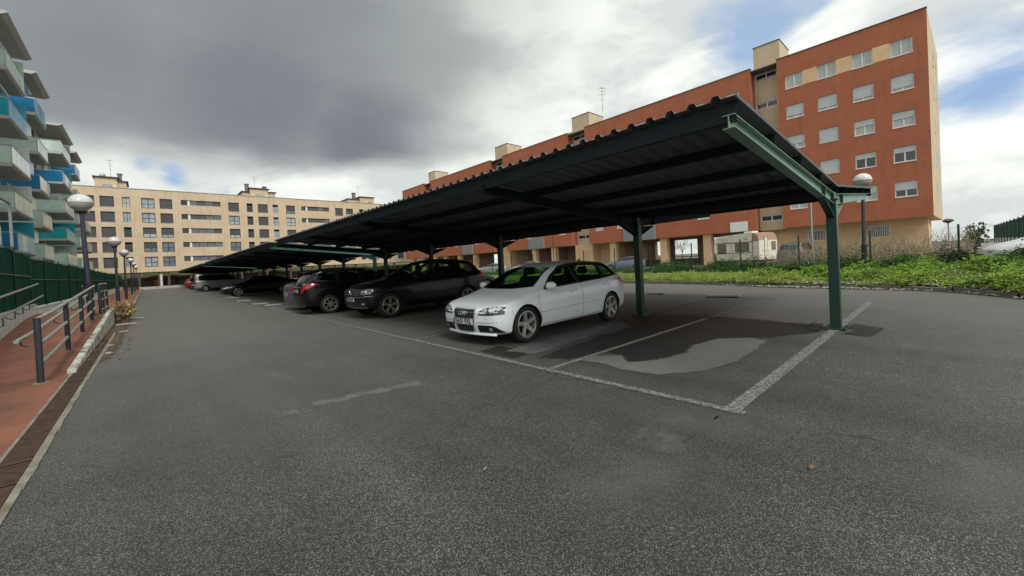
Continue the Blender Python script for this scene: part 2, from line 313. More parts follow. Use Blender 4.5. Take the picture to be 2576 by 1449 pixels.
def sheet(name, pts, z, m, kind='structure', parent=None):
    if name == 'parking_line': z = .0085
    bm = bmesh.new(); bm.faces.new([bm.verts.new((p[0], p[1], z)) for p in pts]); bmesh.ops.triangulate(bm, faces=bm.faces); bmesh.ops.recalc_face_normals(bm, faces=bm.faces)
    if bm.faces and sum(f.normal.z for f in bm.faces) < 0: bmesh.ops.reverse_faces(bm, faces=bm.faces)
    me = bpy.data.meshes.new(name); bm.to_mesh(me); bm.free(); me.materials.append(m); o = bpy.data.objects.new(name, me); COL.objects.link(o)
    if kind: o['kind'] = kind
    return o

# ------------------------------------------------------------------ ground
sheet('ground', [(-900, -900), (1500, -900), (1500, 1500), (-900, 1500)], -.02, M_dirtground)
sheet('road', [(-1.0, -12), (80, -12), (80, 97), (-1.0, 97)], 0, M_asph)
KE = [(12.6, -4.0), (13.4, -2.2), (14.4, -1.08), (15.43, -.47), (16.19, .39), (16.67, 2.44), (16.95, 4.49), (17.8, 6.55), (18.3, 9), (18.5, 11.77), (18.6, 20), (18.6, 60), (18.6, 92)]
# marked bays
def soft_patch(name, poly, z, m, soft=.12, cell=.04):
    P = np.array(poly); x0, y0 = P.min(0)-soft; x1, y1 = P.max(0)+soft; nx, ny = int((x1-x0)/cell)+1, int((y1-y0)/cell)+1
    gx, gy = np.meshgrid(np.linspace(x0, x1, nx), np.linspace(y0, y1, ny)); q = np.stack([gx.ravel(), gy.ravel()], 1); D = np.full(len(q), 9.); ins = np.zeros(len(q), bool)
    for i in range(len(P)):
        a, b = P[i-1], P[i]; ab = b-a; t_ = np.clip(((q-a)@ab)/(ab@ab+1e-9), 0, 1); D = np.minimum(D, np.linalg.norm(q-(a+t_[:, None]*ab), axis=1))
        c_ = (a[1] > q[:, 1]) != (b[1] > q[:, 1]); xi = (b[0]-a[0])*(q[:, 1]-a[1])/((b[1]-a[1]) or 1e-9)+a[0]; ins ^= c_ & (q[:, 0] < xi)
    val = .5+np.where(ins, 1, -1)*D/(2*soft)
    F = [(j*nx+i, j*nx+i+1, (j+1)*nx+i+1, (j+1)*nx+i) for j in range(ny-1) for i in range(nx-1) if max(val[j*nx+i], val[j*nx+i+1], val[(j+1)*nx+i+1], val[(j+1)*nx+i]) > 0]
    me = bpy.data.meshes.new(name); me.from_pydata([(a, b, z) for a, b in q], [], F); at = me.attributes.new('cover', 'FLOAT', 'POINT'); at.data.foreach_set('value', np.clip(val, 0, 1).astype(np.float32))
    bm = bmesh.new(); bm.from_mesh(me); bmesh.ops.delete(bm, geom=[v for v in bm.verts if not v.link_faces], context='VERTS'); bm.to_mesh(me); bm.free()
    me.materials.append(m); o = bpy.data.objects.new(name, me); COL.objects.link(o); o['kind'] = 'structure'; return o
def soften(m, amp=.55, w_=.22, sc=2.5, top=1.):
    t = m.node_tree; l = t.links.new; b = t.nodes['Principled BSDF']; at = t.nodes.new('ShaderNodeAttribute'); at.attribute_name = 'cover'; tc = t.nodes.new('ShaderNodeTexCoord')
    n = t.nodes.new('ShaderNodeTexNoise'); n.inputs['Scale'].default_value = sc; n.inputs['Detail'].default_value = 9; n.inputs['Roughness'].default_value = .7; l(tc.outputs['Object'], n.inputs['Vector'])
    k = t.nodes.new('ShaderNodeMath'); k.operation = 'MULTIPLY_ADD'; l(n.outputs['Fac'], k.inputs[0]); k.inputs[1].default_value = amp*3; l(at.outputs['Fac'], k.inputs[2])
    r = t.nodes.new('ShaderNodeMapRange'); r.interpolation_type = 'SMOOTHSTEP'; l(k.outputs[0], r.inputs[0]); c0 = .5+amp*1.5; r.inputs[1].default_value = c0-w_; r.inputs[2].default_value = c0+w_; r.inputs[4].default_value = top; l(r.outputs[0], b.inputs['Alpha'])
soften(M_dry, .30, .13, 4.5, .85); soften(M_wet, .34, .22, 3.0, .78); soften(M_scuff, .38, .22, 6, .8); M_scuff2 = M_scuff.copy(); soften(M_scuff2, .5, .4, 3, .38)
def strip(a, b, wd, z, m, name='parking_line', seg=None):
    a = Vector(a); b = Vector(b); d = (b-a).normalized(); n = Vector((-d.y, d.x))*wd/2; k = max(2, int((b-a).length/.05)); P = []; Q = []
    for i in range(k+1):
        p = a+(b-a)*i/k; P.append(p+n*(1+random.uniform(-.05, .05))); Q.append(p-n*(1+random.uniform(-.05, .05)))
    return sheet(name, [tuple(p) for p in P+Q[::-1]], z, m)
strip((3.73, 1.22), (3.73, 19.3), .10, .012, M_line); strip((3.73, 19.6), (3.73, 46), .10, .012, M_line2)
strip((3.78, 1.33), (12.9, 1.33), .13, .012, M_line)
for y in (3.51, 7.04, 9.14, 10.4, 12.45, 14.6, 17.0): strip((3.79, y), (8.78, y), .09, .012, M_line)
strip((8.9, 3.51), (12.4, 3.51), .09, .012, M_line); strip((8.75, 4.88), (12.4, 4.88), .08, .012, M_line2)
strip((4.3, 4.88), (8.4, 4.88), .07, .012, M_line2)
strip((8.84, 1.9), (8.72, 18), .06, .012, M_line2)
for y in (22.5, 25, 27.5, 30, 33.5, 36, 38.5, 41, 44, 49, 52, 56, 60, 64, 68): strip((3.4, y), (8.6, y), .09, .012, M_line2)
strip((-.3, 47.5), (3.4, 46.6), .12, .012, M_line2)
DRY = [(4.589, 3.566), (4.929, 3.182), (4.639, 2.889), (4.984, 2.66), (5.572, 2.555), (6.078, 2.669), (6.742, 2.546), (7.057, 2.192), (6.965, 1.937), (6.121, 1.863), (5.511, 1.849), (4.817, 1.999), (4.347, 2.328), (4.284, 2.775), (4.403, 3.213), (4.323, 3.489)]
WET = [(4.181, 4.045), (6.039, 4.258), (7.047, 4.269), (7.755, 4.963), (8.919, 4.94), (9.113, 3.535), (8.877, 1.701), (8.171, 1.447), (7.271, 1.994), (7.057, 2.192), (6.742, 2.546), (6.078, 2.669), (5.572, 2.555), (4.984, 2.66), (4.639, 2.889), (4.929, 3.182), (4.971, 3.519), (4.314, 3.676)]
soft_patch('damp_road_patch', WET, .003, M_wet, .22); soft_patch('dry_road_patch', DRY, .006, M_dry, .10, .03)
soft_patch('dry_road_patch', [(4.25, 4.25), (5.6, 4.35), (6.9, 4.6), (7.3, 4.9), (6.2, 5.0), (4.9, 5.0), (4.15, 4.75)], .006, M_dry, .12)
soft_patch('damp_road_patch', [(3.9, 4.3), (4.4, 4.45), (4.3, 5.2), (3.9, 5.1)], .003, M_wet, .15)
for P_ in ([(1.25, 4.50), (2.35, 4.30), (2.42, 4.44), (1.25, 4.66)], [(.92, 4.46), (1.2, 4.36), (1.2, 4.5), (.95, 4.58)], [(3.1, 1.9), (3.6, 1.7), (3.8, 1.2), (3.3, 1.0), (3.0, 1.4)],
           [(5.2, -1.1), (7.5, -1.6), (8.5, -2.2), (8.8, -1.2), (6.5, -.6), (5.5, -.5)], [(3.0, -.15), (3.9, -.8), (4.6, -.9), (4.0, -.1), (3.2, .3)], [(9.5, -2.2), (13, -3), (14, -1.8), (11.5, -1.0)], [(1.7, 1.25), (2.6, .9), (2.7, 1.4), (2.0, 1.7)]):
    soft_patch('road_scuff', P_, .0045, M_scuff if P_[0][0] < 1.5 else M_scuff2, .18 if P_[0][0] < 1.5 else .35, .05)

# ------------------------------------------------------------------ left pavement, ramp, walls
sheet('pavement', [(-2.9, -8), (-.955, -8), (-.955, 9.35), (-2.9, 9.35)], .006, M_red_pav)
def rz_(y): return .0 if y < 9.3 else (.45*(y-9.3)/9.2 if y < 18.5 else .45)
b = MB(); b.prism([(-1.0, 9.35, -.05), (-1.0, 9.35, .007), (-1.0, 18.5, .45), (-1.0, 21.6, .45), (-1.0, 21.6, -.05)], (-1.9, 0, 0)); tag(b.build('ramp', M_red_pav), kind='structure')
b = MB()
for i, z in enumerate((.33, .22)): b.box(-2.75, -1.05, 21.6+.34*i, 21.94+.34*i, -.02, z)
tag(b.build('step', M_red_pav), kind='structure')
b = MB(); b.box(-3.0, -.72, 22.28, 92, -.05, .11); tag(b.build('pavement', M_red_pav), kind='structure')
b = MB(); b.box(-.719, -.60, 20.9, 92, -.05, .115); tag(b.build('kerb', M_conc), kind='structure')
# terrain behind the fence
sheet('ground', [(-60, -20), (-3.4, -20), (-3.4, 130), (-60, 130)], .3, M_grass_soil)
def thingmesh(mb, name, m, label, cat, loc, group=None, **kw):
    return tag(mb.build(name, m, loc=loc, **kw), label, cat, group)
# retaining wall of the ramp, paint peeling
b = MB(); q_ = None; rw_ = random.Random(5); y = 9.4
while y < 20.45:
    zt_ = rz_(y)+.05+rw_.uniform(-.006, .006); x1_ = -.905+rw_.uniform(-.004, .004); cur = [(-.998, y, -.02), (-.998, y, zt_), (x1_-.02, y, zt_), (x1_, y, zt_-.02-rw_.uniform(0, .006)), (x1_+rw_.uniform(-.004, .004), y, zt_*.45), (x1_+.01, y, -.02)]
    if q_:
        for k in range(5): b.poly([q_[k], cur[k], cur[k+1], q_[k+1]])
    else: b.poly(cur)
    q_ = cur; y += .16
b.poly(q_[::-1])
thingmesh(b, 'ramp_wall', M_peel, 'low white ramp wall with peeling mossy paint beside the road', 'low wall', (-.95, 9.4, 0))
# drainage channel
dr = thing('drain_channel', (-.84, 5, 0), 'long rusty drainage channel with slotted grating along the pavement edge', 'drain')
b = MB(); y = 1.2
while y < 14.5:
    b.box(-.925, -.755, y, y+.016, -.01, .012); y += .036 if y < 8 else .05
    if abs((y*2) % 1) < .035: b.box(-.93, -.75, y, y+.03, -.01, .013)
b.build('grating', mat('rusty_iron', (.085, .052, .040), .8, var=.3, vs=14, dirt=((.03, .022, .018), 9, .5, .7), metal=.2), dr)
b = MB(); b.box(-.95, -.73, 1.0, 19.5, -.015, -.008); b.build('channel_bed', M_under, dr)
b = MB(); b.box(-.956, -.93, -2, 9.4, -.02, .011); b.build('edge_strip', M_conc, dr)
b = MB(); y = -2
while y < 15.5:
    b.box(-.748, -.70+random.uniform(-.006, .008), y, y+.24, -.02, .010+random.uniform(0, .005)); y += .245
b.build('edge_strip', M_conc, dr)
b = MB(); b.box(-.95, -.748, -2, 1.2, -.02, .008); b.build('cover_plate', MATS['rusty_iron'], dr)
M_mud = mat('mud_and_moss', (.085, .055, .038), .95, var=.35, vs=6, dirt=((.10, .10, .04), 3, .5, .6)); soften(M_mud, .3, .25, 4); soft_patch('muddy_strip', [(-.95, 9.6), (-.6, 10.5), (-.52, 13), (-.55, 16), (-.5, 19.8), (-.95, 20.4)], .006, M_mud, .16, .06)
# white wall
def wxl(y): return -2.45-.45*(y-13.8)/7.8
b = MB(); b.prism([(wxl(4), 4, -.05), (wxl(4), 4, .80), (wxl(4)-.2, 4, .80), (wxl(4)-.2, 4, -.05)], (wxl(21.8)-wxl(4), 17.8, 0))
thingmesh(b, 'boundary_wall', M_white_wall, 'low white wall carrying the green screened fence beside the ramp', 'wall', (-3, 10, 0))
b = MB(); b.box(-3.22, -3.02, 21.9, 92, -.05, .60); b.box(-3.26, -2.98, 21.88, 92.02, .6, .64)
thingmesh(b, 'boundary_wall', M_white_wall, 'long low white wall receding beyond the ramp landing', 'wall', (-3.1, 50, 0))
def screen_fence(y0, y1, x, z0, z1, label, step=3.2):
    t = thing('screen_fence', (x(y0), y0, 0), label, 'fence', 'green screened fences')
    n = max(2, round((y1-y0)/step)); k = (y1-y0)/n
    for i in range(n+1):
        if y0+i*k < 6: continue
        xp = x(y0+i*k); b = MB(); b.tube([(xp+.04, y0+i*k, z0-.05), (xp+.04, y0+i*k, z1+.06)], .026, 8); b.lathe([(0, .05), (.03, .045), (.035, 0)], (xp+.04, y0+i*k, z1+.05), 'Z', 8); b.build('post', M_carport, t)
    b = MB(); b.tube([(x(y0)+.055, y0, (z0+z1)/2+.12), (x(y1)+.055, y1, (z0+z1)/2+.12)], .016, 6); b.build('rail', M_carport, t)
    b = MB(); b.tube([(x(y0)+.05, y0, z1), (x(y1)+.05, y1, z1)], .014, 6); b.build('rail', M_carport, t)
    b = MB(); m = int((y1-y0)/.3)
    for i in range(m):
        a = y0+(y1-y0)*i/m; c_ = y0+(y1-y0)*(i+1)/m
        xa = x(a)+.012*math.sin(a*5.1)+.008*math.sin(a*13); xb = x(c_)+.012*math.sin(c_*5.1)+.008*math.sin(c_*13)
        b.poly([(xa, a, z0), (xb, c_, z0), (xb, c_, z1-.01+.012*math.sin(c_*2.6)), (xa, a, z1-.01+.012*math.sin(a*2.6))])
    b.build('screen', M_screen, t)
screen_fence(4, 21.2, lambda y: wxl(y)-.10, .80, 2.46, 'tall dark green screened fence nearest the camera at the left edge')
screen_fence(21.6, 92, lambda y: -3.12, .66, 2.44, 'long dark green screened fence receding towards the beige flats', 3.6)

# railings
def railing(ys, x, label, rails, post_h=.95, hand=None, name='ramp_railing', r=.028, last=None):
    t = thing(name, (x, ys[0], 0), label, 'railing')
    for y in ys:
        z = rz_(y); b = MB(); b.tube([(x, y, z), (x, y, z+post_h)], .038, 12); b.build('post', M_pole, t, True, auto=40)
        b = MB(); b.lathe([(0, .012), (.085, .012), (.09, 0)], (x, y, z+.003), 'Z', 12); b.build('base_plate', M_conc, t)
    y0, y1 = ys[0], last or ys[-1]
    for (dx, h, ext) in rails:
        pts = [(x+dx, y, rz_(y)+h) for y in np.linspace(y0-ext, y1, 8)]
        b = MB(); b.tube(pts, r, 10); b.build('rail', M_rail, t, True, auto=40)
    if hand:
        for y in ys:
            z = rz_(y)
            b = MB(); b.tube([(x, y, z+.56), (x-.10, y, z+.55), (x-.16, y, z+.58), (x-.16, y, z+.62)], .010, 6); b.build('bracket', M_pole, t)
    return t
railing([8.9, 11.7, 14.1, 16.4], -1.2, 'ramp railing of dark posts with weathered pale rails beside the road', [(0, .93, .02), (-.16, .66, .28), (0.0, .56, 0), (0, .27, -.0)], hand=True, last=17.6)
railing([18.0, 19.2, 20.9], -1.12, 'railing round the ramp landing just behind the nearest tall lamp', [(0, .93, 0), (0, .68, 0), (0, .42, 0), (0, .10, 0)], name='landing_railing')
t = thing('step_railing', (-1.9, 21.7, 0), 'thin pale handrail leading down the steps behind the landing', 'railing')
for x in (-1.75, -1.5):
    b = MB(); b.tube([(x, 21.5, .45), (x, 21.5, 1.3)], .022, 8); b.build('post', M_pole, t)
    b = MB(); b.tube([(x, 21.3, 1.34), (x, 21.6, 1.30), (x, 22.4, 1.02)], .016, 8); b.build('rail', M_rail, t)
t = thing('wall_handrail', (-2.8, 15, 0), 'pair of pale handrails fixed on hooked brackets above the white wall', 'handrail')
for (za, zb) in ((1.24, 1.49), (.82, 1.08)):
    b = MB(); b.tube([(wxl(9)+.15, 9, za-.2), (wxl(14)+.15, 14, za), (wxl(20.8)+.15, 20.6 if za > 1 else 21.3, zb)], .026, 10); b.build('rail', M_rail, t, True, auto=40)
for y in (13.5, 15.2, 16.6, 18.0, 19.4, 20.6):
    z = .82+.26*(y-14)/7.3; xw = wxl(y); b = MB(); b.tube([(xw+.15, y, z), (xw+.15, y, z-.20), (xw+.08, y+.02, z-.22), (xw-.01, y+.02, z-.16)], .011, 6); b.build('bracket', M_pole, t)

# lamps
def make_lamp(label, group, h=3.5):
    t = thing('street_lamp', (0, 0, 0), label, 'street lamp', group)
    b = MB(); b.lathe([(0, 0), (.085, 0), (.085, 1.05), (.092, 1.06), (.092, 1.09), (.062, 1.10), (.05, h-.30), (.05, h-.27)], n=16); b.build('pole', M_pole, t, True, auto=35)
    b = MB(); b.lathe([(.051, h-.33), (.08, h-.31), (.13, h-.27), (.14, h-.25), (.05, h-.25)], n=16); b.build('collar', M_pole, t, True, auto=35)
    b = MB(); b.lathe([(.12, h-.24)]+[(.275*math.cos(a), h+.25*math.sin(a)) for a in np.linspace(-1.1, 0, 8)], n=28); b.build('lower_globe', M_globe_low, t, True)
    b = MB(); b.lathe([(.275, h), (.288, h+.002), (.288, h+.018), (.275, h+.02)]+[(.275*math.cos(a), h+.02+.25*math.sin(a)) for a in np.linspace(.06, math.pi/2, 9)], n=28); b.build('upper_globe', M_globe, t, True, auto=60)
    return t
L_ = [(17.7, .36, 'tall globe street lamp nearest the camera rising from the ramp landing'), (30.4, .11, 'second globe street lamp along the red pavement'),
      (42, .11, 'third globe street lamp along the red pavement'), (57.5, .11, 'fourth globe street lamp along the red pavement'),
      (69.5, .11, 'fifth globe street lamp along the red pavement, smaller in the distance'), (86, .11, 'farthest globe street lamp of the pavement row, before the beige flats')]
lp = make_lamp('', 'globe lamps along the left pavement')
for i, (y, z, lab) in enumerate(L_):
    o = lp if i == 0 else copy_tree(lp)
    o.location = (-1.30 if i == 0 else -1.2, y, z); o.rotation_euler = (rad(.3), rad(-1.2 if i == 0 else -.4), i*.7); o['label'] = lab
o = copy_tree(lp); o.location = (20.0, 2.2, .30); o.rotation_euler = (0, rad(-.6), 2); o['label'] = 'globe street lamp standing in the weeds behind the carport end post'; o['group'] = 'globe lamps by the weedy verge'
def thin_pole(x, y, z0, h, label, r=.06, m=None):
    b = MB(); b.tube([(x, y, z0), (x, y, z0+h*.3), (x, y, z0+h)], r, 10, r1=r*.6); return thingmesh(b, 'lamp_pole', m or M_gray_metal, label, 'pole', (x, y, z0), smooth=True, auto=40)
t = thing('metal_frame', (-4.2, 27, .3), 'slim grey metal frame standing behind the green fence by the glass balconies', 'frame')
b = MB(); b.box(-4.28, -4.20, 27.35, 27.45, .3, 5.05); b.build('post', M_gray_metal, t)
b = MB(); b.box(-4.29, -4.19, 16, 27.46, 5.05, 5.17); b.build('beam', M_gray_metal, t)
b = MB(); b.box(-6.5, -4.29, 27.36, 27.45, 5.06, 5.15); b.build('beam', M_gray_metal, t)

# ------------------------------------------------------------------ walls with openings
def wall_holes(mb, ax, c, u0, u1, z0, z1, holes, dep, mi=0, mr=0):
    """wall in the plane ax=c over u0..u1, z0..z1, rectangular holes (u0,u1,z0,z1) with reveals going dep deep"""
    us = sorted({u0, u1, *[h[0] for h in holes], *[h[1] for h in holes]}); zs = sorted({z0, z1, *[h[2] for h in holes], *[h[3] for h in holes]})
    us = [u for u in us if u0 <= u <= u1]; zs = [z for z in zs if z0 <= z <= z1]
    P = (lambda u, z, d=0: (c+d, u, z)) if ax == 'X' else (lambda u, z, d=0: (u, c+d, z))
    for i in range(len(us)-1):
        run = None
        for j in range(len(zs)-1):
            mu, mz = (us[i]+us[i+1])/2, (zs[j]+zs[j+1])/2
            if any(h[0] < mu < h[1] and h[2] < mz < h[3] for h in holes): continue
            mb.poly([P(us[i], zs[j]), P(us[i+1], zs[j]), P(us[i+1], zs[j+1]), P(us[i], zs[j+1])], mi)
    for (a, b_, z_, y_) in holes:
        for q in (((a, z_), (b_, z_)), ((b_, z_), (b_, y_)), ((b_, y_), (a, y_)), ((a, y_), (a, z_))):
            (p, q1), (r, s) = q; mb.poly([P(p, q1), P(r, s), P(r, s, dep), P(p, q1, dep)], mr)
def rbox(mb, ax, c, d0, d1, u0, u1, z0, z1, mi=0):
    a, b_ = sorted((c+d0, c+d1))
    if ax == 'X': mb.box(a, b_, u0, u1, z0, z1, mi)
    else: mb.box(u0, u1, a, b_, z0, z1, mi)
def window(t, ax, c, s, u0, u1, z0, z1, fm, pm, shut=0., sm=None, mull=(1, 0), dep=.10, fw=.06, box=False, sill=None):
    """framed window set dep behind the wall plane c (s = +1/-1 is the inward direction)"""
    b = MB(); d0, d1 = s*dep, s*(dep+.06)
    rbox(b, ax, c, d0, d1, u0, u1, z0, z0+fw); rbox(b, ax, c, d0, d1, u0, u1, z1-fw, z1); rbox(b, ax, c, d0, d1, u0, u0+fw, z0+fw, z1-fw); rbox(b, ax, c, d0, d1, u1-fw, u1, z0+fw, z1-fw)
    for i in range(mull[0]): x = u0+(u1-u0)*(i+1)/(mull[0]+1); rbox(b, ax, c, d0+s*.004, d1, x-fw*.6, x+fw*.6, z0+fw, z1-fw)
    for i in range(mull[1]): z = z0+(z1-z0)*(.42); rbox(b, ax, c, d0+s*.006, d1, u0+fw, u1-fw, z-fw*.45, z+fw*.45)
    f = b.build('window', fm, t)
    b = MB(); rbox(b, ax, c, s*(dep+.04), s*(dep+.05), u0+fw*.5, u1-fw*.5, z0+fw*.5, z1-fw*.5); b.build('pane', pm, f)
    if shut > 0:
        b = MB(); zz = z1-(z1-z0)*shut; rbox(b, ax, c, s*(dep-.015), s*(dep+.03), u0+fw*.8, u1-fw*.8, zz, z1-fw*.4)
        z = zz
        while z < z1-fw: rbox(b, ax, c, s*(dep-.022), s*(dep-.014), u0+fw*.8, u1-fw*.8, z+.008, z+.042); z += .05
        b.build('shutter', sm, f)
    if sill:
        b = MB(); rbox(b, ax, c, -s*.035, s*dep, u0-.03, u1+.03, z0-.04, z0-.002); b.build('sill', sill, f)
    return f

# ------------------------------------------------------------------ red and ochre flats (facade x = 45, long side parallel to the carport)
rb = thing('apartment_building', (51, 45, 0), 'long red brick apartment block with ochre stair towers behind the carport', 'building')
FX = 45.
rows = [16.28, 13.48, 10.62, 7.83, 5.05]                                   # sill heights
blocks = [(.8, 10.7), (12.95, 33.3), (36.3, 50.35), (53.55, 73.45), (76.05, 86.0)]
def redwin(y0, y1, z0, h, sh, dark=False, pm=None):
    window(rb, 'X', FX, 1, y0, y1, z0, z0+h, M_whiteframe, pm or (M_paned if dark else M_curtain), sh, M_shut, (1, 0), dep=.09, fw=.07, sill=M_whiteframe)
rnd = random.Random(3)
for bi, (y0, y1) in enumerate(blocks):
    holes = []; spec = []
    if bi == 0:
        cols = [(1.61, 2.915), (3.957, 5.275), (6.32, 7.68), (8.72, 10.07)]
        SH = [[0, 0, 0, 0], [.78, .80, .80, .78], [.45, .42, .97, .62], [.38, .36, .97, .97], [.55, .5, .5, .5]]
        DK = [[0]*4, [0]*4, [0, 0, 0, 0], [1, 1, 0, 0], [1, 0, 0, 0]]
        for r, z in enumerate(rows):
            for c_, (a, b_) in enumerate(cols): holes.append((a, b_, z, z+1.22)); spec.append((a, b_, z, 1.22, SH[r][c_], DK[r][c_]))
    else:
        n = int((y1-y0)/3.3); st = (y1-y0)/n
        for k in range(n):
            a = y0+st*k+st/2-.66
            for r, z in enumerate(rows):
                if bi == 1 and k == 0 and r == 4: continue
                if r == 4 and ((bi == 1 and k in (2, 3)) or (bi == 2 and k == 1) or (bi == 3 and k == 2)): continue
                sh = rnd.choice([.2, .5, .5, .97, .75, .35]); holes.append((a, a+1.32, z, z+1.22)); spec.append((a, a+1.32, z, 1.22, sh, rnd.random() < .4))
    b = MB(); wall_holes(b, 'X', FX, y0, y1, 3.38, 19.3, holes, .18)
    b.poly([(FX, y1, 3.38), (FX, y1, 19.3), (FX+2.2, y1, 19.3), (FX+2.2, y1, 3.38)])
    if bi: b.poly([(FX, y0, 3.38), (FX+2.2, y0, 3.38), (FX+2.2, y0, 19.3), (FX, y0, 19.3)])
    b.build('brick_wall', M_red, rb)
    for s_ in spec: redwin(*s_)
    b = MB(); b.box(FX-.05, FX+.30, y0-.03, y1+.05, 19.3, 19.36); b.build('roof_coping', M_darkframe, rb)
    b = MB(); b.poly([(FX, y0, 3.38), (FX+2.3, y0, 3.38), (FX+2.3, y1, 3.38), (FX, y1, 3.38)]); b.build('soffit', M_cream2, rb)
    if bi == 0:
        for r in (0,):
            for a, b_ in ((2.92, 3.95), (5.28, 6.315), (7.685, 8.715)):
                m_ = MB(); m_.box(FX-.012, FX+.01, a, b_, rows[0], rows[0]+1.22); m_.build('ochre_panel', M_cream2, rb)
# end wall and depth of the nearest block
b = MB(); b.poly([(FX, .8, 3.38), (FX, .8, 19.3), (57, .42, 19.3), (57, .42, 3.38)]); b.build('end_wall', M_cream, rb)
b = MB(); b.box(FX+.02, 57, .9, 86, 19.0, 19.1); b.build('roof', M_dirtground, rb)
b = MB()
b.poly([(FX+.0, .8, 3.381), (57, .42, 3.381), (57, 1.2, 3.381), (FX, 1.2, 3.381)])
b.build('soffit', M_cream2, rb)
for z in rows:
    window(rb, 'Y', .62, 1, 50, 50.9, z, z+1.2, M_whiteframe, M_curtain, .4, M_shut, dep=-.03)
    window(rb, 'Y', .55, 1, 53, 53.9, z, z+1.2, M_whiteframe, M_curtain, .4, M_shut, dep=-.03)
# ground floor: solid under the near block, pillars elsewhere
hs = [(3.4, 4.75, 1.95, 2.97), (7.82, 9.15, 1.95, 2.97)]
b = MB(); wall_holes(b, 'X', 47., 1.15, 12.9, -.2, 3.38, hs, .2); b.poly([(47, 1.15, -.2), (47, 1.15, 3.38), (57, 1.2, 3.38), (57, 1.2, -.2)]); b.poly([(47, 12.9, -.2), (57, 12.9, -.2), (57, 12.9, 3.38), (47, 12.9, 3.38)]); b.build('ground_floor_wall', M_cream2, rb)
for (a, b_, z0, z1) in hs:
    f = window(rb, 'X', 47., 1, a, b_, z0, z1, M_whiteframe, M_paned, 0, None, (0, 0), dep=.02, fw=.08)
    m_ = MB(); n = 10
    for i in range(n): y = a+.1+(b_-a-.2)*(i+.5)/n; m_.box(46.97, 47.0, y-.022, y+.022, z0+.06, z1-.06)
    m_.build('window_bars', M_whiteframe, f)
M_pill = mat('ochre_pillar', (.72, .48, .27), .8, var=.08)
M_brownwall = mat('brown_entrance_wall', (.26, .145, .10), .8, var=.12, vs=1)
for (y0, y1) in ((30.5, 36.2), (50.6, 53.8), (73.0, 76.4)): b = MB(); b.box(47.4, 56.6, y0, y1, -.2, 3.37); b.build('ground_floor_wall', M_cream2, rb)
for (y0, y1, x0) in ((33.31, 36.28, 45.6), (50.36, 53.54, 45.6), (73.46, 76.04, 45.6)):
    b = MB(); b.box(x0, 47.39, y0, y1, -.2, 3.37); b.build('ground_floor_wall', M_cream2, rb)
for (y0, y1) in ((38.4, 40.6), (41.6, 43.8), (45.1, 49.6), (29.7, 32.7), (55.5, 57.8), (60.5, 63.5), (66, 72), (77, 80), (82, 85)):
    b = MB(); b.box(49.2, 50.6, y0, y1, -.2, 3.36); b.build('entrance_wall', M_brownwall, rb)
for y in (17.9, 22.9, 29.9, 40.3, 44.4, 60, 65, 70, 79, 83.5):
    for x in (45.35, 55.8):
        b = MB(); b.box(x, x+.75, y-.42, y+.42, -.2, 3.37); b.build('pillar', M_pill, rb)
for (y0, y1, x) in ((19.3, 20.4, 49.6), (20.9, 21.4, 52), (24.6, 25.7, 50.5), (26.6, 27.1, 53.5), (15.2, 16.2, 50), (13.3, 14.4, 52)):
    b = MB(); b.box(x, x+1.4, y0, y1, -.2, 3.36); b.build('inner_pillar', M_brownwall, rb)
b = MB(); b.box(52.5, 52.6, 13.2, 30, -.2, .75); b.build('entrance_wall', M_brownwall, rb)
# soffit over the passage
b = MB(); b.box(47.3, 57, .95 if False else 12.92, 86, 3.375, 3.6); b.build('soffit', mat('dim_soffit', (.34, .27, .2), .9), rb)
b = MB(); b.poly([(57, .42, 3.38), (57, .42, 19.3), (57, 86, 19.3), (57, 86, 3.38)]); b.build('rear_wall', M_cream, rb)
# grey louvre bays at first floor
for (y0, y1) in ((23.65, 27.98), (41.77, 45.15), (59.9, 63.2)):
    f = MB(); f.box(FX-.07, FX+.02, y0, y1, 3.32, 5.0); f = f.build('louvre_bay', mat('grey_louvre', (.33, .35, .37), .5, var=.08), rb)
    m_ = MB(); z = 3.4
    while z < 4.95: m_.box(FX-.10, FX-.071, y0+.04, y1-.04, z, z+.05); z += .1
    m_.box(FX-.105, FX-.071, (y0+y1)/2-.04, (y0+y1)/2+.04, 3.33, 4.99); m_.build('louvre_slats', M_gray_metal, f)
f = MB(); f.box(FX-.06, FX+.02, 13.73, 15.36, 3.37, 4.35); f.build('white_panel', M_whiteframe, rb)
# stair towers
for (y0, y1) in ((10.7, 12.95), (33.3, 36.3), (50.35, 53.55), (73.45, 76.05)):
    hs = [(y0+.28, y1-.12, z, z+.56) for z in (18.33, 15.48, 12.63, 9.78, 6.93, 4.22)]
    b = MB(); wall_holes(b, 'X', 46.2, y0+.0, y1-.0, 3.3, 21.65, hs, .15)
    b.poly([(46.2, y0, 19.0), (49.6, y0, 19.0), (49.6, y0, 21.65), (46.2, y0, 21.65)]); b.poly([(46.2, y1, 19.0), (49.6, y1, 19.0), (49.6, y1, 21.65), (46.2, y1, 21.65)])
    b.poly([(46.2, y0, 21.65), (49.6, y0, 21.65), (49.6, y1, 21.65), (46.2, y1, 21.65)]); b.poly([(49.6, y0, 19), (49.6, y1, 19), (49.6, y1, 21.65), (49.6, y0, 21.65)])
    b.build('stair_tower', M_cream, rb)
    b = MB(); b.box(46.15, 49.65, y0-.04, y1+.04, 21.65, 21.72); b.build('roof_coping', M_darkframe, rb)
    for h in hs: window(rb, 'X', 46.2, 1, *h, M_whiteframe, M_paned, 0, None, (1, 0), dep=.06, fw=.07)
b = MB(); b.box(48, 51, 37.5, 45.5, 19.1, 20.5); b.build('roof_parapet', M_cream, rb)
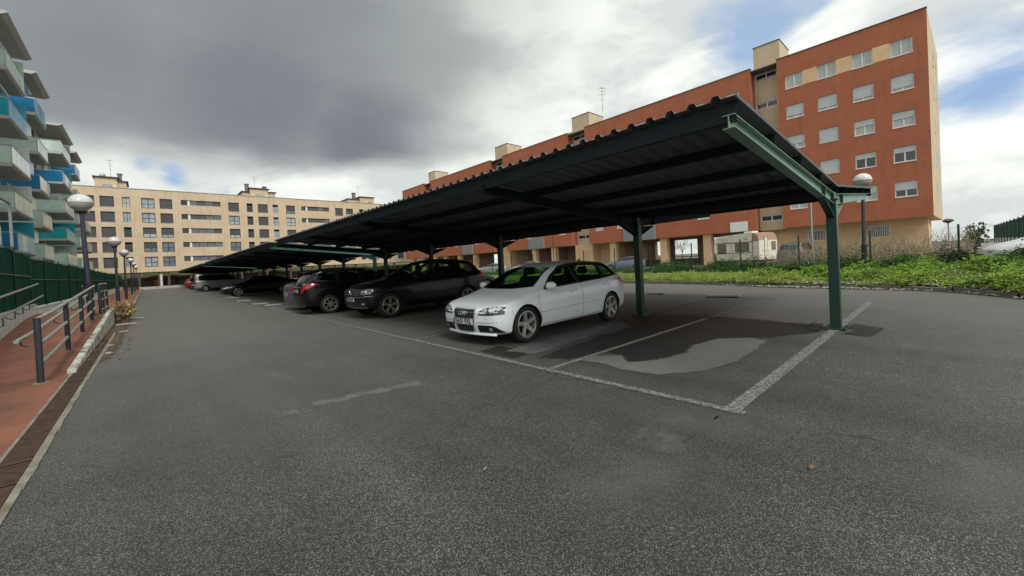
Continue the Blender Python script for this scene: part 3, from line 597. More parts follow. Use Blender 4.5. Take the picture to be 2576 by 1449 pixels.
def antenna(x, y, z, h, parent):
    b = MB(); b.tube([(x, y, z), (x, y, z+h)], .035, 5)
    for i, k in enumerate((.95, .82, .70, .5)):
        b.tube([(x-.5+.1*i, y+.3, z+h*k), (x+.5-.1*i, y-.3, z+h*k)], .02, 4)
    for k in range(4): b.tube([(x-.4+.25*k, y-.1-.15*k, z+h*.95), (x-.25+.25*k, y+.4-.15*k, z+h*.95)], .015, 4)
    return b.build('antenna', M_gray_metal, parent)
antenna(48, 32.2, 21.6, 3.6, rb)

# ------------------------------------------------------------------ beige flats closing the street (facade y = 98)
cb = thing('apartment_building', (18, 104, 0), 'beige brick apartment block with dark square windows at the end of the street', 'building')
FY = 98.
zt = [16.44, 13.78, 11.11, 8.46, 5.79]
cols = [(-7.38, -6.0, 's'), (-5.37, -3.60, 's'), (-2.58, -1.59, 'n'), (-.11, 1.69, 'g'), (2.38, 4.16, 's'), (5.40, 11.54, 'l'), (12.8, 14.62, 'g'), (15.95, 17.0, 'n'), (17.94, 19.75, 's'), (20.66, 21.70, 'n'),
        (23.23, 25.02, 'g'), (26.31, 32.33, 'l'), (33.66, 35.46, 's'), (36.18, 37.9, 's'), (39.4, 40.5, 'n'), (41.5, 43.2, 's'), (45.5, 47.3, 'g'), (49, 50.8, 's'), (53, 54.8, 'g')]
KIND = {3: 'ggttg', 4: 'sstgg', 6: 'sgtgg', 10: 'tgtgt', 12: 'sgsts', 13: 'tgsgs'}
holes = []
for ci, (a, b_, k) in enumerate(cols):
    for r, z in enumerate(zt): holes.append((a, b_, z-(.97 if k == 'l' else 1.8), z))
b = MB(); wall_holes(b, 'Y', FY, -9, 64, 3.0, 17.95, holes, .35, 0, 1); b.poly([(-9, FY, 3), (-9, FY, 17.95), (-9, 110, 17.95), (-9, 110, 3)])
b.poly([(-9, FY, 3.), (64, FY, 3.), (64, 110, 3.), (-9, 110, 3.)]); b.build('brick_wall', [M_cream, mat('pale_reveal', (.72, .68, .58), .8, var=.05)], cb)
b = MB(); b.box(-9.1, 64.1, FY-.08, FY+.25, 17.95, 18.06); b.build('roof_coping', M_gray_metal, cb)
b = MB(); b.box(-9, 45.5, FY+.26, 110, 17.5, 17.6); b.build('roof', M_dirtground, cb)
b = MB(); b.box(-9, 64, FY-.03, FY+.2, 2.93, 2.998); b.build('lower_edge', M_darkframe, cb)
for ci, (a, b_, k) in enumerate(cols):
    for r, z in enumerate(zt):
        if k == 'l':
            z0 = z-.97; f = MB(); f.box(a, b_, FY+.28, FY+.34, z0, z); f = f.build('window', M_darkframe, cb)
            segs = 5; wd = (b_-a)/segs
            for s_ in range(segs):
                u = a+wd*s_; kk = rnd.random(); pm = M_darkshut if kk < .5 else (M_paneb if kk < .75 else mat('grey_panel', (.13, .14, .155), .5, var=.2))
                if s_ == 0: pm = M_paned
                m_ = MB(); m_.box(u+.04, u+wd-.04, FY+.22, FY+.285, z0+.05, z-.05); m_.build('pane', pm, f)
            m_ = MB(); m_.box(a+wd*.8, a+wd*1.08, FY+.16, FY+.215, z0+.02, z-.02); m_.build('white_panel', M_whiteframe, f)
        elif k == 'n':
            m_ = MB(); m_.box(a-.1, b_+.1, FY+1.3, FY+1.36, z-1.9, z+.1); m_.poly([(a-.1, FY+.34, z-1.9), (b_+.1, FY+.34, z-1.9), (b_+.1, FY+1.3, z-1.9), (a-.1, FY+1.3, z-1.9)])
            m_.poly([(a-.01, FY+.34, z-1.9), (a-.01, FY+1.3, z-1.9), (a-.01, FY+1.3, z+.1), (a-.01, FY+.34, z+.1)]); m_.poly([(b_+.01, FY+.34, z-1.9), (b_+.01, FY+1.3, z-1.9), (b_+.01, FY+1.3, z+.1), (b_+.01, FY+.34, z+.1)]); m_.build('balcony_recess', M_darkframe, cb)
            f = window(cb, 'Y', FY, 1, a, b_, z-1.8, z-.35 if rnd.random() < .7 else z, M_darkframe, rnd.choice([M_panel, M_curtain, M_paned]), 0, None, (1, 1), dep=.24, fw=.05)
        else:
            kk = KIND.get(ci, 'sssss')[r]
            if ci in (0, 1) and r in (1, 2): kk = 't2'[0] if False else 's'
            sh = {'s': .995, 't': rnd.choice([.55, .62, .7]), 'g': 0}[kk]
            window(cb, 'Y', FY, 1, a, b_, z-1.8, z, M_darkframe, rnd.choice([M_panel, M_panel, M_paneb, M_paneb, M_curtain]) if kk != 's' else M_paned, sh, M_darkshut, (1, 1), dep=.22, fw=.09, sill=M_gray_metal)
for x in (-8.5, -4.5, -1.0, 1.7, 3.05, 6.3, 10.5, 14.5, 19, 23.5, 28, 33, 38, 43, 48, 53, 58):
    b = MB(); b.box(x-.17, x+.17, FY+.15, FY+.55, 0, 2.93); b.build('pillar', mat('brown_pillar', (.075, .055, .045), .8), cb)
M_roofdark = mat('dark_roof_edge', (.05, .045, .05), .7)
def pent(parts, label_parent):
    for (x0, x1, z1, y0) in parts:
        b = MB(); b.box(x0, x1, y0, y0+5, 17.5, z1); b.build('roof_house', M_cream, cb)
        b = MB(); b.box(x0-.25, x1+.25, y0-.3, y0+5.2, z1, z1+.16); b.build('roof_edge', M_roofdark, cb)
pent([(-6.0, -3.1, 20.2, 101), (-3.08, -1.95, 19.65, 101.3)], cb)
pent([(17.2, 20.6, 20.15, 101), (20.62, 22.0, 19.55, 101.3), (15.9, 17.18, 19.4, 101.6)], cb)
pent([(41.0, 44.6, 20.0, 101), (38.2, 40.98, 19.4, 101.6)], cb)
for (x0, x1, z0, z1) in ((-3.1, -2.5, 20.1, 21.3), (16.55, 17.2, 19.7, 21.3), (19.85, 20.5, 20.2, 21.0), (39.6, 40.3, 19.7, 21.2)):
    b = MB(); b.box(x0, x1, 102, 102.7, z0-.6, z1-.25); b.box(x0-.07, x1+.07, 101.93, 102.77, z1-.24, z1); b.build('chimney', mat('chimney_grey', (.16, .15, .16), .8), cb)
for (x0, x1) in ((-4.9, -3.9), (18.4, 19.4), (43, 43.9)):
    f = MB(); f.box(x0, x1, 100.94, 100.995, 18.5, 18.95); f = f.build('window', M_darkframe, cb); m_ = MB(); m_.box(x0+.06, x1-.06, 100.91, 100.938, 18.55, 18.9); m_.build('pane', M_panel, f)
for x in (-3.5, 17.75, 20.2, 42.5):
    m_ = MB(); m_.lathe([(0, 0), (.17, 0), (.17, .05)], (x, 100.94, 18.72), 'Y', 12); m_.build('round_vent', M_whiteframe, cb)
antenna(-4.0, 103, 20.3, 3.6, cb); antenna(18.5, 103, 20.3, 2.9, cb); antenna(41.4, 103, 20.0, 3.2, cb)
m_ = MB(); m_.lathe([(0, .0), (.25, .06), (.42, .18)], (-5.0, 102, 20.75), 'Y', 16); m_.build('satellite_dish', M_gray_metal, cb)
# bank, yard walls and kerb wall behind it
b = MB(); n = 60; xs = np.linspace(-12, 62, n)
for i in range(n-1):
    rowv = []
    for x in (xs[i], xs[i+1]):
        rowv.append([(x, 104+k*1.6, .3+(k/7)**.8*(3.3+.25*math.sin(x*.37)+.15*math.sin(x*.9))+.12*math.sin(x*3+k*2)) for k in range(8)])
    for k in range(7): b.poly([rowv[0][k], rowv[1][k], rowv[1][k+1], rowv[0][k+1]])
tag(b.build('grassy_bank', mat('dry_bank_grass', (.30, .29, .12), .95, var=.45, vs=1.1, dirt=((.13, .12, .07), .9, .45, .62), bump=.4, bs=4, vscale=(.6, 1, 2.2)), smooth=True), kind='structure')
b = MB(); b.box(-1.0, 50, 91.0, 91.35, -.03, .42); thingmesh(b, 'kerb_wall', mat('pale_kerb_wall', (.42, .42, .39), .9, var=.15, dirt=((.22, .22, .18), 1.2, .5, .7)), 'low pale wall closing the far end of the car park', 'low wall', (20, 91, 0))
sheet('pavement', [(-9, 91.36), (60, 91.36), (60, 104), (-9, 104)], .30, mat('sandy_paving', (.24, .15, .09), .9, var=.3, vs=.8))
yw = thing('yard_wall', (18, 103, 0), 'row of dark panels and orange wall pieces under the beige flats', 'wall')
for (x0, x1, m) in ((-5, -3.4, 0), (-3.3, -2.6, 1), (-.7, 1.0, 0), (1.02, 2.3, 1), (2.9, 4.0, 0), (4.6, 6.3, 0), (6.3, 7.4, 1), (8, 9.6, 0), (10.5, 12, 1), (13, 17, 0), (18, 19.5, 1), (21, 26, 0), (27, 28.5, 1), (30, 36, 0), (37, 39, 1), (40, 46, 0)):
    b = MB(); b.box(x0, x1, 102.6-.05*m, 102.9, .28, 1.45+.16*m); b.build(('dark_panel', 'orange_panel')[m], (M_darkshut, mat('orange_render', (.42, .18, .07), .85))[m], yw)
b = MB(); b.box(1.68, 1.98, 91.5, 91.8, .3, 2.35); b.box(1.62, 2.04, 91.44, 91.86, 2.35, 2.48); thingmesh(b, 'white_pillar', M_white_wall, 'narrow white gate pillar standing under the beige flats', 'pillar', (1.8, 91.6, .3))

# ------------------------------------------------------------------ flats with glass balconies on the left (wall x = -7.3)
gb = thing('apartment_building', (-10, 55, 0), 'green grey apartment block with stacked blue and pale glass balconies on the left', 'building')
WX = -7.3; BX = -5.4
def bglass(name, col, em=.0):
    m = mat(name, col, .22, var=.22, vs=.9, spec=.7); b = m.node_tree.nodes['Principled BSDF']; b.inputs['Alpha'].default_value = .86; return m
BG = dict(c=bglass('pale_green_balcony_glass', (.60, .76, .66)), w=bglass('milky_balcony_glass', (.84, .93, .88)), b=bglass('blue_balcony_glass', (.012, .20, .44)), t=bglass('turquoise_balcony_glass', (.01, .42, .52)), l=bglass('light_blue_balcony_glass', (.10, .46, .68)))
M_slab = mat('balcony_concrete', (.46, .47, .44), .85, var=.12, vs=1.2); M_gwall = mat('grey_green_render', (.56, .60, .54), .85, var=.08, vs=.8)
M_bwood = mat('brown_blind', (.10, .08, .07), .7)
def balcony(y0, y1, z, cf, ce, far=None, near=None, awn=False, proj=0.):
    x1 = BX+proj
    s = MB(); s.prism([(WX, y0, z-.20), (x1-.12, y0, z-.20), (x1, y0, z-.10), (x1, y0, z), (WX, y0, z)], (0, y1-y0, 0)); s = s.build('balcony', M_slab, gb)
    n = max(3, round((y1-y0)/1.2)); 
    for i in range(n):
        a = y0+(y1-y0)*i/n+.02; b_ = y0+(y1-y0)*(i+1)/n-.02
        m = MB(); m.box(x1-.06, x1-.035, a, b_, z+.02, z+.98); m.build('glass_panel', BG[cf[i % len(cf)]], s)
    for yy in (y0+.02, y1-.04):
        m = MB(); m.box(WX+.02, x1-.08, yy, yy+.025, z+.02, z+.98); m.build('glass_panel', BG[ce], s)
    m = MB(); m.tube([(WX+.02, y0+.03, z+1.04), (x1-.05, y0+.03, z+1.04), (x1-.05, y1-.03, z+1.04), (WX+.02, y1-.03, z+1.04)], .03, 6)
    for i in range(n+1):
        yy = y0+.03+(y1-y0-.06)*i/n; m.box(x1-.075, x1-.055, yy-.02, yy+.02, z, z+1.03)
    m.build('handrail', M_gray_metal, s)
    if near: m = MB(); m.box(WX+.02, x1-.5, y0-.01, y0+.015, z+1.08, z+2.1); m.build('privacy_screen', BG[near], s); m = MB(); m.box(x1-.53, x1-.5, y0+.02, y0+1.5, z+1.08, z+2.1); m.build('privacy_screen', BG[near], s)
    if far: m = MB(); m.box(WX+.02, x1-.02, y1-.035, y1-.01, z+1.02, z+2.1); m.build('privacy_screen', BG[far], s)
    if awn: m = MB(); m.tube([(WX+1.2, y0+.8, z+2.42), (WX+1.2, y1-.4, z+2.42)], .09, 8); m.build('awning', M_whiteframe, s)
    return s
def canopy(y0, y1, z, proj=.15):
    m = MB(); m.prism([(WX, y0, z), (BX+proj-.25, y0, z), (BX+proj, y0, z+.16), (BX+proj, y0, z+.24), (WX, y0, z+.24)], (0, y1-y0, 0)); m.build('canopy', M_slab, gb)
ZB = [14.25, 11.4, 8.65, 6.0, 3.6]
def laundry(y, z, parent, cols, seed=1):
    r = random.Random(seed); b = MB()
    for k, yy in enumerate(np.arange(y, y+2.4, .34)):
        h = r.uniform(.35, .75); b.box(BX-.55, BX-.53, yy, yy+.27, z+1.75-h, z+1.75)
    b.tube([(BX-.54, y-.1, z+1.76), (BX-.54, y+2.5, z+1.76)], .012, 4); b.build('laundry', cols, parent)
canopy(28, 35.0, 17.3, .2); canopy(35.9, 42.5, 16.95, .25); canopy(44.6, 50.2, 16.85); canopy(56.5, 64.3, 16.5); canopy(66.8, 72.5, 16.35)
for r, (cf, ce, fr, nr, aw) in enumerate([('ccc', 'c', 'c', None, 1), ('lll', 't', 'l', None, 1), ('www', 'c', 'w', None, 0), ('ccc', 'c', 'w', None, 0), ('lcl', 'b', 't', None, 0)]): balcony(36.6, 41.4, ZB[r], cf, ce, fr, nr, aw)
for r, (cf, ce, fr, nr, aw) in enumerate([('lbl', 'b', None, 'b', 1), ('www', 'c', None, 'c', 0), ('wwl', 'b', None, 'b', 0), ('ccc', 'c', None, 'c', 0), ('ccc', 'c', None, 'c', 0)]): balcony(44.9, 48.9, ZB[r]-.1, cf, ce, fr, nr, aw)
for r, (cf, ce, fr, nr, aw) in enumerate([('wcw', 'c', 'c', None, 0), ('bww', 'b', 'l', None, 0), ('ccc', 'c', None, None, 0), ('ttt', 't', 't', None, 0), ('ccc', 'c', 'c', None, 0)]): balcony(56.8, 63.2, ZB[r]-.15, cf, ce, fr, nr, aw)
for r, (cf, ce, fr, nr, aw) in enumerate([('bll', 'b', None, 'b', 0), ('ccc', 'c', None, None, 0), ('ccc', 'c', None, None, 0), ('ccc', 'c', 'c', None, 0), ('ccc', 'c', None, None, 0)]): balcony(66.8, 71.0, ZB[r]-.2, cf, ce, fr, nr, aw)
for r in range(4): balcony(76, 80.5, ZB[r+1]-.2, 'ccc', 'c')
for r in range(5): balcony(28, 33.0, ZB[r], 'ccc', 'c')
laundry(38.2, 6.0, gb, mat('grey_laundry', (.30, .30, .30), .9, var=.4, vs=3)); laundry(58.0, 8.5, gb, mat('white_laundry', (.6, .6, .58), .9, var=.3, vs=3), 2)
hs = []
for (y0, y1) in ((28.4, 32.8), (36.9, 41.2), (45.2, 48.7), (57.2, 62.9), (67, 70.8), (76.3, 80.2)):
    for z in ZB: hs.append((y0+.3, y0+1.9, z+.02, z+2.15)); hs.append((y1-1.4, y1-.3, z+.9, z+2.1))
for y in (50.2, 52.6, 54.7, 73.4): 
    for z in ZB: hs.append((y, y+.8, z+1.0, z+2.1))
b = MB(); wall_holes(b, 'X', WX, 14, 84, .2, 16.6, hs, -.2); b.poly([(WX, 84, .2), (WX, 84, 16.6), (-20, 84, 16.6), (-20, 84, .2)]); b.poly([(WX, 14, .2), (-20, 14, .2), (-20, 14, 16.6), (WX, 14, 16.6)]); b.poly([(WX, 14, 16.6), (WX, 84, 16.6), (-20, 84, 16.6), (-20, 14, 16.6)]); b.build('wall', M_gwall, gb)
for h in hs: window(gb, 'X', WX, -1, *h, M_darkframe, M_paned if rnd.random() < .6 else M_panel, rnd.choice([0, .3, .6]), M_bwood, (1, 0), dep=.1, fw=.05)
for y in (49.4, 55.6, 65.0): b = MB(); b.tube([(WX+.1, y, .2), (WX+.1, y, 16.6)], .07, 8); b.build('drainpipe', M_gray_metal, gb)

# ------------------------------------------------------------------ carports: steel posts and beams, V-shaped corrugated roof
XF, XV, XB = 3.90, 8.55, 13.15
def zr(x): return 2.40+.37*abs(x-XV)/4.65
def carport(y0, y1, posts, label, roofz=0.):
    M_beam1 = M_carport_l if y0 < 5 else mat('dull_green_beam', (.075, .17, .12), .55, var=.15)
    t = thing('carport', (XV, y0, 0), label, 'carport', 'open carports in line along the car park')
    n0 = y0; 
    for (xa, xb, nm) in ((XF, XV+.02, 'front_roof_sheet'), (XV-.02, XB, 'rear_roof_sheet')):
        b = MB(); prof = []; y = y0; P = .215
        while y < y1:
            for (dy, h) in ((0, 0), (.115, 0), (.14, .042), (.19, .042)): prof.append((min(y+dy, y1), h))
            y += P
        prof.append((y1, 0)); xs = np.linspace(xa, xb, 3)
        for (a, b_) in zip(prof, prof[1:]):
            if b_[0]-a[0] < 1e-6: continue
            for i in range(2):
                p, q = xs[i], xs[i+1]
                b.poly([(p, a[0], zr(p)+a[1]), (q, a[0], zr(q)+a[1]), (q, b_[0], zr(q)+b_[1]), (p, b_[0], zr(p)+b_[1])])
                b.poly([(p, a[0], zr(p)+a[1]+.006), (q, a[0], zr(q)+a[1]+.006), (q, b_[0], zr(q)+b_[1]+.006), (p, b_[0], zr(p)+b_[1]+.006)])
        b.build('roof_sheet', M_roof, t)
    for ye in (y0-.004, y1+.004):
        for (xa, xb) in ((XF, XV), (XV, XB)):
            b = MB(); e = -.012 if ye < y1-1 else .012
            b.prism([(xa, ye, zr(xa)-.012), (xb, ye, zr(xb)-.012), (xb, ye, zr(xb)+.02), (xa, ye, zr(xa)+.02)], (0, e, 0)); b.build('edge_trim', M_roof, t)
    # purlins: C sections
    for x in (3.99, 5.15, 6.3, 7.45, 8.35, 8.75, 9.65, 10.8, 11.95, 13.05):
        b = MB(); z1 = zr(x)-.008; h = .175 if x in (3.99, 13.05) else .115; s = 1 if x < XV else -1
        b.box(x-.003, x+.003, y0+.02, y1-.02, z1-h, z1); b.box(*sorted((x+.0035*s, x+.055*s)), y0+.02, y1-.02, z1-h, z1-h+.005); b.box(*sorted((x+.0035*s, x+.055*s)), y0+.02, y1-.02, z1-.006, z1-.001)
        b.build('purlin', M_purlin, t)
    pos = []
    for i, y in enumerate(posts):
        m = M_carport
        b = MB(); b.box(XV-.07, XV+.07, y-.070, y-.060, 0, 2.17); b.box(XV-.07, XV+.07, y+.060, y+.070, 0, 2.17); b.box(XV-.005, XV+.005, y-.0595, y+.0595, 0, 2.165); b.box(XV-.068, XV-.06, y-.0595, y+.0595, 0.01, 2.16); p = b.build('post', m, t)
        b = MB(); b.box(XV-.17, XV+.17, y-.15, y+.15, .004, .022)
        for sx in (-.13, .13):
            for sy in (-.12, .12): b.tube([(XV+sx, y+sy, .022), (XV+sx, y+sy, .05)], .014, 6)
        b.build('base_plate', M_carport, p)
        for s in (-1, 1):
            xt = XF+.06 if s < 0 else XB-.3; xj = XV+s*.07
            def zt_(x): return zr(x)-.125
            d0, d1 = .125, .18                         # depth at tip and at post
            b = MB()
            def I(xa, xb, da, db, pts=None):
                za, zb = zt_(xa), zt_(xb)
                b.prism([(xa, y-.004, za-.008), (xb, y-.004, zb-.008), (xb, y-.004, zb-db+.008), (xa, y-.004, za-da+.008)], (0, .008, 0))
                b.prism([(xa, y-.055, za), (xb, y-.055, zb), (xb, y-.055, zb-.0078), (xa, y-.055, za-.0078)], (0, .11, 0))
                b.prism([(xa, y-.055, za-da), (xb, y-.055, zb-db), (xb, y-.055, zb-db+.0078), (xa, y-.055, za-da+.0078)], (0, .11, 0))
            I(xt, xj, d0, d1)
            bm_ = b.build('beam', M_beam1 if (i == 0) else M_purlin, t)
            b = MB(); xh = XV+s*.72; z0 = zt_(xj)-d1; z1 = zt_(xh)-.2
            b.prism([(xj, y-.0035, z0), (xh, y-.0035, z1), (xj, y-.0035, z0-.22)], (0, .007, 0))
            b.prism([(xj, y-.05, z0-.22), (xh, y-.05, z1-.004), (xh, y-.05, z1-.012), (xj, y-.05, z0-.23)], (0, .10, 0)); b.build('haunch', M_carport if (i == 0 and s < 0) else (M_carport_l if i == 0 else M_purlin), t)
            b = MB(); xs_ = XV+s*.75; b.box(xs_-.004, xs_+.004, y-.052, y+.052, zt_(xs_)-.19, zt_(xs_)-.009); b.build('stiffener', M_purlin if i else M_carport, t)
        b = MB(); b.box(XV-.13, XV+.13, y-.10, y+.10, 2.171, 2.183); b.box(XV-.068, XV+.068, y-.05, y+.05, 2.184, 2.30); b.build('post_cap', m, t)
    return t
carport(1.25, 18.55, [1.33, 4.95, 9.9, 14.2, 18.4], 'nearest dark green steel carport with corrugated roof over the white hatchback')
carport(19.45, 46.0, [19.65, 24, 28.4, 32.7, 37, 41.4, 45.8], 'second dark green carport over the black saloon and the empty bays')
carport(47.6, 89.5, [47.8, 52.2, 56.5, 60.9, 65.2, 69.6, 74, 78.3, 82.6, 87, 89.3], 'farthest dark green carport over the grey van')
for P_ in ([(8.0, .85), (8.9, .75), (9.2, 1.15), (8.75, 1.25), (8.5, 1.05), (8.1, 1.2)], [(8.15, 1.5), (8.9, 1.55), (9.05, 1.75), (8.3, 1.75)]): soft_patch('damp_road_patch', P_, .0125, M_wet, .07, .025)

# ------------------------------------------------------------------ car kit
def interp(cp):
    xs = [p[0] for p in cp]; ys = [p[1] for p in cp]; return lambda x: float(np.interp(x, xs, ys))
def pts_in(p, poly):
    x, y = p; c_ = False
    for i in range(len(poly)):
        (x0, y0), (x1, y1) = poly[i], poly[i-1]
        if (y0 > y) != (y1 > y) and x < (x1-x0)*(y-y0)/(y1-y0)+x0: c_ = not c_
    return c_
def mesh_eval(o):
    dg = bpy.context.evaluated_depsgraph_get(); dg.update(); return bpy.data.meshes.new_from_object(o.evaluated_get(dg))
class Car:
    def __init__(s, S, paint, label, cat, loc, rz, group=None, name='parked_car', detail=2, sx=1.):
        s.S = S; s.sx = sx; s.detail = detail; s.paint = paint
        s.t = thing(name, loc, label, cat, group, rz)
        s.shape(); s.parts()
    def shape(s):
        S = s.S; W, ZBt, ZS, TOP, GR = [interp(S[k]) for k in ('W', 'ZB', 'ZS', 'TOP', 'GR')]; nose, tail = interp(S['nose']), interp(S['tail']); Ln = S['L']
        xs = S['xs']; bm = bmesh.new(); rings = []
        s.TOP = TOP; s.Wf = W
        for x in xs:
            Wx, zb, zs, top, gr = W(x), ZBt(x), ZS(x), TOP(x), GR(x); h = top-zs; c_ = min(max((h-.08)/.28, 0), 1); lp_ = lambda a, b_: a+(b_-a)*c_
            lv = [(0, zb), (Wx*.80, zb), (Wx*.955, zb+.07), (Wx*1.0, .36), (Wx*1.0, .60), (Wx*.975, zs-.05), (Wx*lp_(.90, .935), lp_(zs+.4*h, zs+.025)), (lp_(.72*Wx, gr), lp_(zs+.80*h, top-.075)), (lp_(.42*Wx, gr*.66), lp_(zs+.97*h, top-.012)), (0, top)]
            pf = max(0, 1-(x-xs[0])/.55); pr = max(0, 1-(xs[-1]-x)/.55); ring = []
            for j, (y, z) in enumerate(lv):
                xx = x+nose(z)*pf-tail(z)*pr; ring.append([bm.verts.new((xx*s.sx, y, z)), bm.verts.new((xx*s.sx, -y, z)) if 0 < j < 9 else None])
            for r_ in ring:
                if r_[1] is None: r_[1] = r_[0]
            rings.append(ring)
        cr = bm.edges.layers.float.new('crease_edge')
        for a, b_ in zip(rings, rings[1:]):
            for j in range(9):
                bm.faces.new([a[j][0], b_[j][0], b_[j+1][0], a[j+1][0]]); bm.faces.new([a[j][1], a[j+1][1], b_[j+1][1], b_[j][1]])
            for j, v in ((2, .5), (5, .25), (6, .45), (7, .35)):
                for k in (0, 1):
                    e = bm.edges.get((a[j][k], b_[j][k]))
                    if e: e[cr] = v
        for ring, sg in ((rings[0], -1), (rings[-1], 1)):
            cen = [ring[0][0]]
            for j in range(1, 9):
                v = ring[j][0].co; cen.append(bm.verts.new((v.x+sg*S.get('bulge', .09)*s.sx*(1 if j < 7 else .5), 0, v.z)))
            cen.append(ring[9][0])
            for j in range(9):
                for k in (0, 1):
                    q = [ring[j][k], ring[j+1][k], cen[j+1], cen[j]]; q = list(dict.fromkeys(q))
                    try: bm.faces.new(q)
                    except ValueError: pass
            for j in range(1, 8):
                for k in (0, 1):
                    e = bm.edges.get((ring[j][k], ring[j+1][k]))
                    if e: e[cr] = .15
        bmesh.ops.recalc_face_normals(bm, faces=bm.faces)
        me = bpy.data.meshes.new('body'); bm.to_mesh(me); bm.free()
        o = bpy.data.objects.new('body', me); COL.objects.link(o); md = o.modifiers.new('s', 'SUBSURF'); md.levels = md.render_levels = 3 if s.detail > 1 else 2
        me2 = mesh_eval(o); o.modifiers.clear(); o.data = me2; bpy.data.meshes.remove(me)
        me2.materials.clear(); me2.materials.append(s.paint); me2.materials.append(M_under)
        bm = bmesh.new(); bm.from_mesh(me2); s.bvh = BVHTree.FromBMesh(bm); bm.free()
        s.body = o
        # cutters: wheel wells, then cabin and window openings
        def cut(mb):
            c_ = mb.build('cutter', [s.paint, M_under]); m_ = o.modifiers.new('b', 'BOOLEAN'); m_.object = c_; m_.solver = 'EXACT'; m_.operation = 'DIFFERENCE'
            try: m_.material_mode = 'INDEX'
            except Exception: pass
            me_ = mesh_eval(o); o.modifiers.clear(); old = o.data; o.data = me_; bpy.data.meshes.remove(old); d = c_.data; bpy.data.objects.remove(c_); bpy.data.meshes.remove(d)
        R = S['rw']; c = MB()
        for x in S['ax']:
            for sg in (-1, 1):
                y0 = sg*(W(x)-.24); y1 = sg*(W(x)+.2); a, b_ = min(y0, y1), max(y0, y1)
                P = [((x*s.sx+(R+.045)*math.cos(k)), a, R*.98+(R+.045)*math.sin(k)) for k in np.linspace(0, 2*math.pi, 33)[:-1]]
                c.prism(P, (0, b_-a, 0), 1)
        cut(c)
        if s.detail > 1:
            st = S['cabin']; c = MB(); rg = []
            for x in st:
                zs, gr = ZS(x), GR(x); zt_ = s.hit('T', x, 0)[0].z-.032; zg = max(zt_-.10, zs+.03)
                ys_ = lambda z, d: max(abs((s.hit('S', x, z)[0] or Vector((0, .7, 0))).y)-d, .2)
                hw = ys_(zs-.02, .075); gi = min(ys_(zg, .05), hw); zq = s.hit('T', x, gi*.6)[0].z-.034
                if zt_ < zs+.12: zg = zs+.005; gi = hw*.98; zq = zt_ = max(zt_, zs+.01)
                rg.append([(x*s.sx, q, z) for q, z in ((-hw, .45), (hw, .45), (hw, zs-.02), (gi, zg), (gi*.6, zq), (-gi*.6, zq), (-gi, zg), (-hw, zs-.02))])
            n0 = len(c.v)
            for r_ in rg: c.v += r_
            m_ = len(rg[0])
            for i in range(len(rg)-1):
                for j in range(m_): c.f.append((n0+i*m_+j, n0+i*m_+(j+1) % m_, n0+(i+1)*m_+(j+1) % m_, n0+(i+1)*m_+j)); c.m.append(1)
            c.f.append(tuple(range(n0, n0+m_))); c.f.append(tuple(range(n0+len(c.v)-n0-m_, len(c.v)))); c.m += [1, 1]
            cut(c)
            for poly in S['side']:
                c = MB(); c.prism([(x*s.sx, -1.4, z) for x, z in poly], (0, 2.8, 0), 1); cut(c)
            c = MB(); a, b_ = S['wsx']; c.prism([(a*s.sx, y, z) for y, z in S['ws']], ((b_-a)*s.sx, 0, 0), 1); cut(c)
            c = MB(); a, b_ = S['rsx']; c.prism([(a*s.sx, y, z) for y, z in S['rs']], ((b_-a)*s.sx, 0, 0), 1); cut(c)
        o.parent = s.t; me_ = o.data; me_.polygons.foreach_set('use_smooth', [True]*len(me_.polygons)); me_.set_sharp_from_angle(angle=rad(38))
    def hit(s, proj, u, v):
        k = s.sx
        if proj == 'F': o, d = Vector((-1, u, v)), Vector((1, 0, 0))
        elif proj == 'R': o, d = Vector((s.S['L']*k+1, u, v)), Vector((-1, 0, 0))
        elif proj == 'S': o, d = Vector((u*k, -2, v)), Vector((0, 1, 0))
        elif proj == 'P': o, d = Vector((u*k, 2, v)), Vector((0, -1, 0))
        else: o, d = Vector((u*k, v, 3)), Vector((0, 0, -1))
        h = s.bvh.ray_cast(o, d); return (h[0], h[1]) if h[0] is not None else (None, None)
    def patch(s, name, poly, proj, m, off=.004, holes=(), cell=.05, parent=None, round_=0, thick=.0):
        if round_: poly = s.rounded(poly, round_)
        bm = bmesh.new(); f = bm.faces.new([bm.verts.new((x, y, 0)) for x, y in poly]); bmesh.ops.triangulate(bm, faces=[f])
        us = [p[0] for p in poly]; vs = [p[1] for p in poly]
        cuts = [((u, 0, 0), (1, 0, 0)) for u in np.arange(min(us)+cell, max(us), cell)]+[((0, v, 0), (0, 1, 0)) for v in np.arange(min(vs)+cell, max(vs), cell)]
        for hl in holes:
            for i in range(len(hl)):
                (x0, y0), (x1, y1) = hl[i-1], hl[i]; cuts.append(((x0, y0, 0), (y1-y0, x0-x1, 0)))
        for co, no in cuts: bmesh.ops.bisect_plane(bm, geom=bm.verts[:]+bm.edges[:]+bm.faces[:], plane_co=co, plane_no=Vector(no).normalized())
        if holes: bmesh.ops.delete(bm, geom=[f for f in bm.faces if any(pts_in(f.calc_center_median()[:2], h) for h in holes)], context='FACES')
        bad = []
        for v in bm.verts:
            p, n = s.hit(proj, v.co.x, v.co.y)
            if p is None: bad.append(v); continue
            v.co = p+n*off
        bmesh.ops.delete(bm, geom=bad, context='VERTS')
        if thick:
            pass
        me = bpy.data.meshes.new(name); bm.to_mesh(me); bm.free(); me.materials.append(m); me.polygons.foreach_set('use_smooth', [True]*len(me.polygons))
        o = bpy.data.objects.new(name, me); COL.objects.link(o); o.parent = parent or s.t; return o
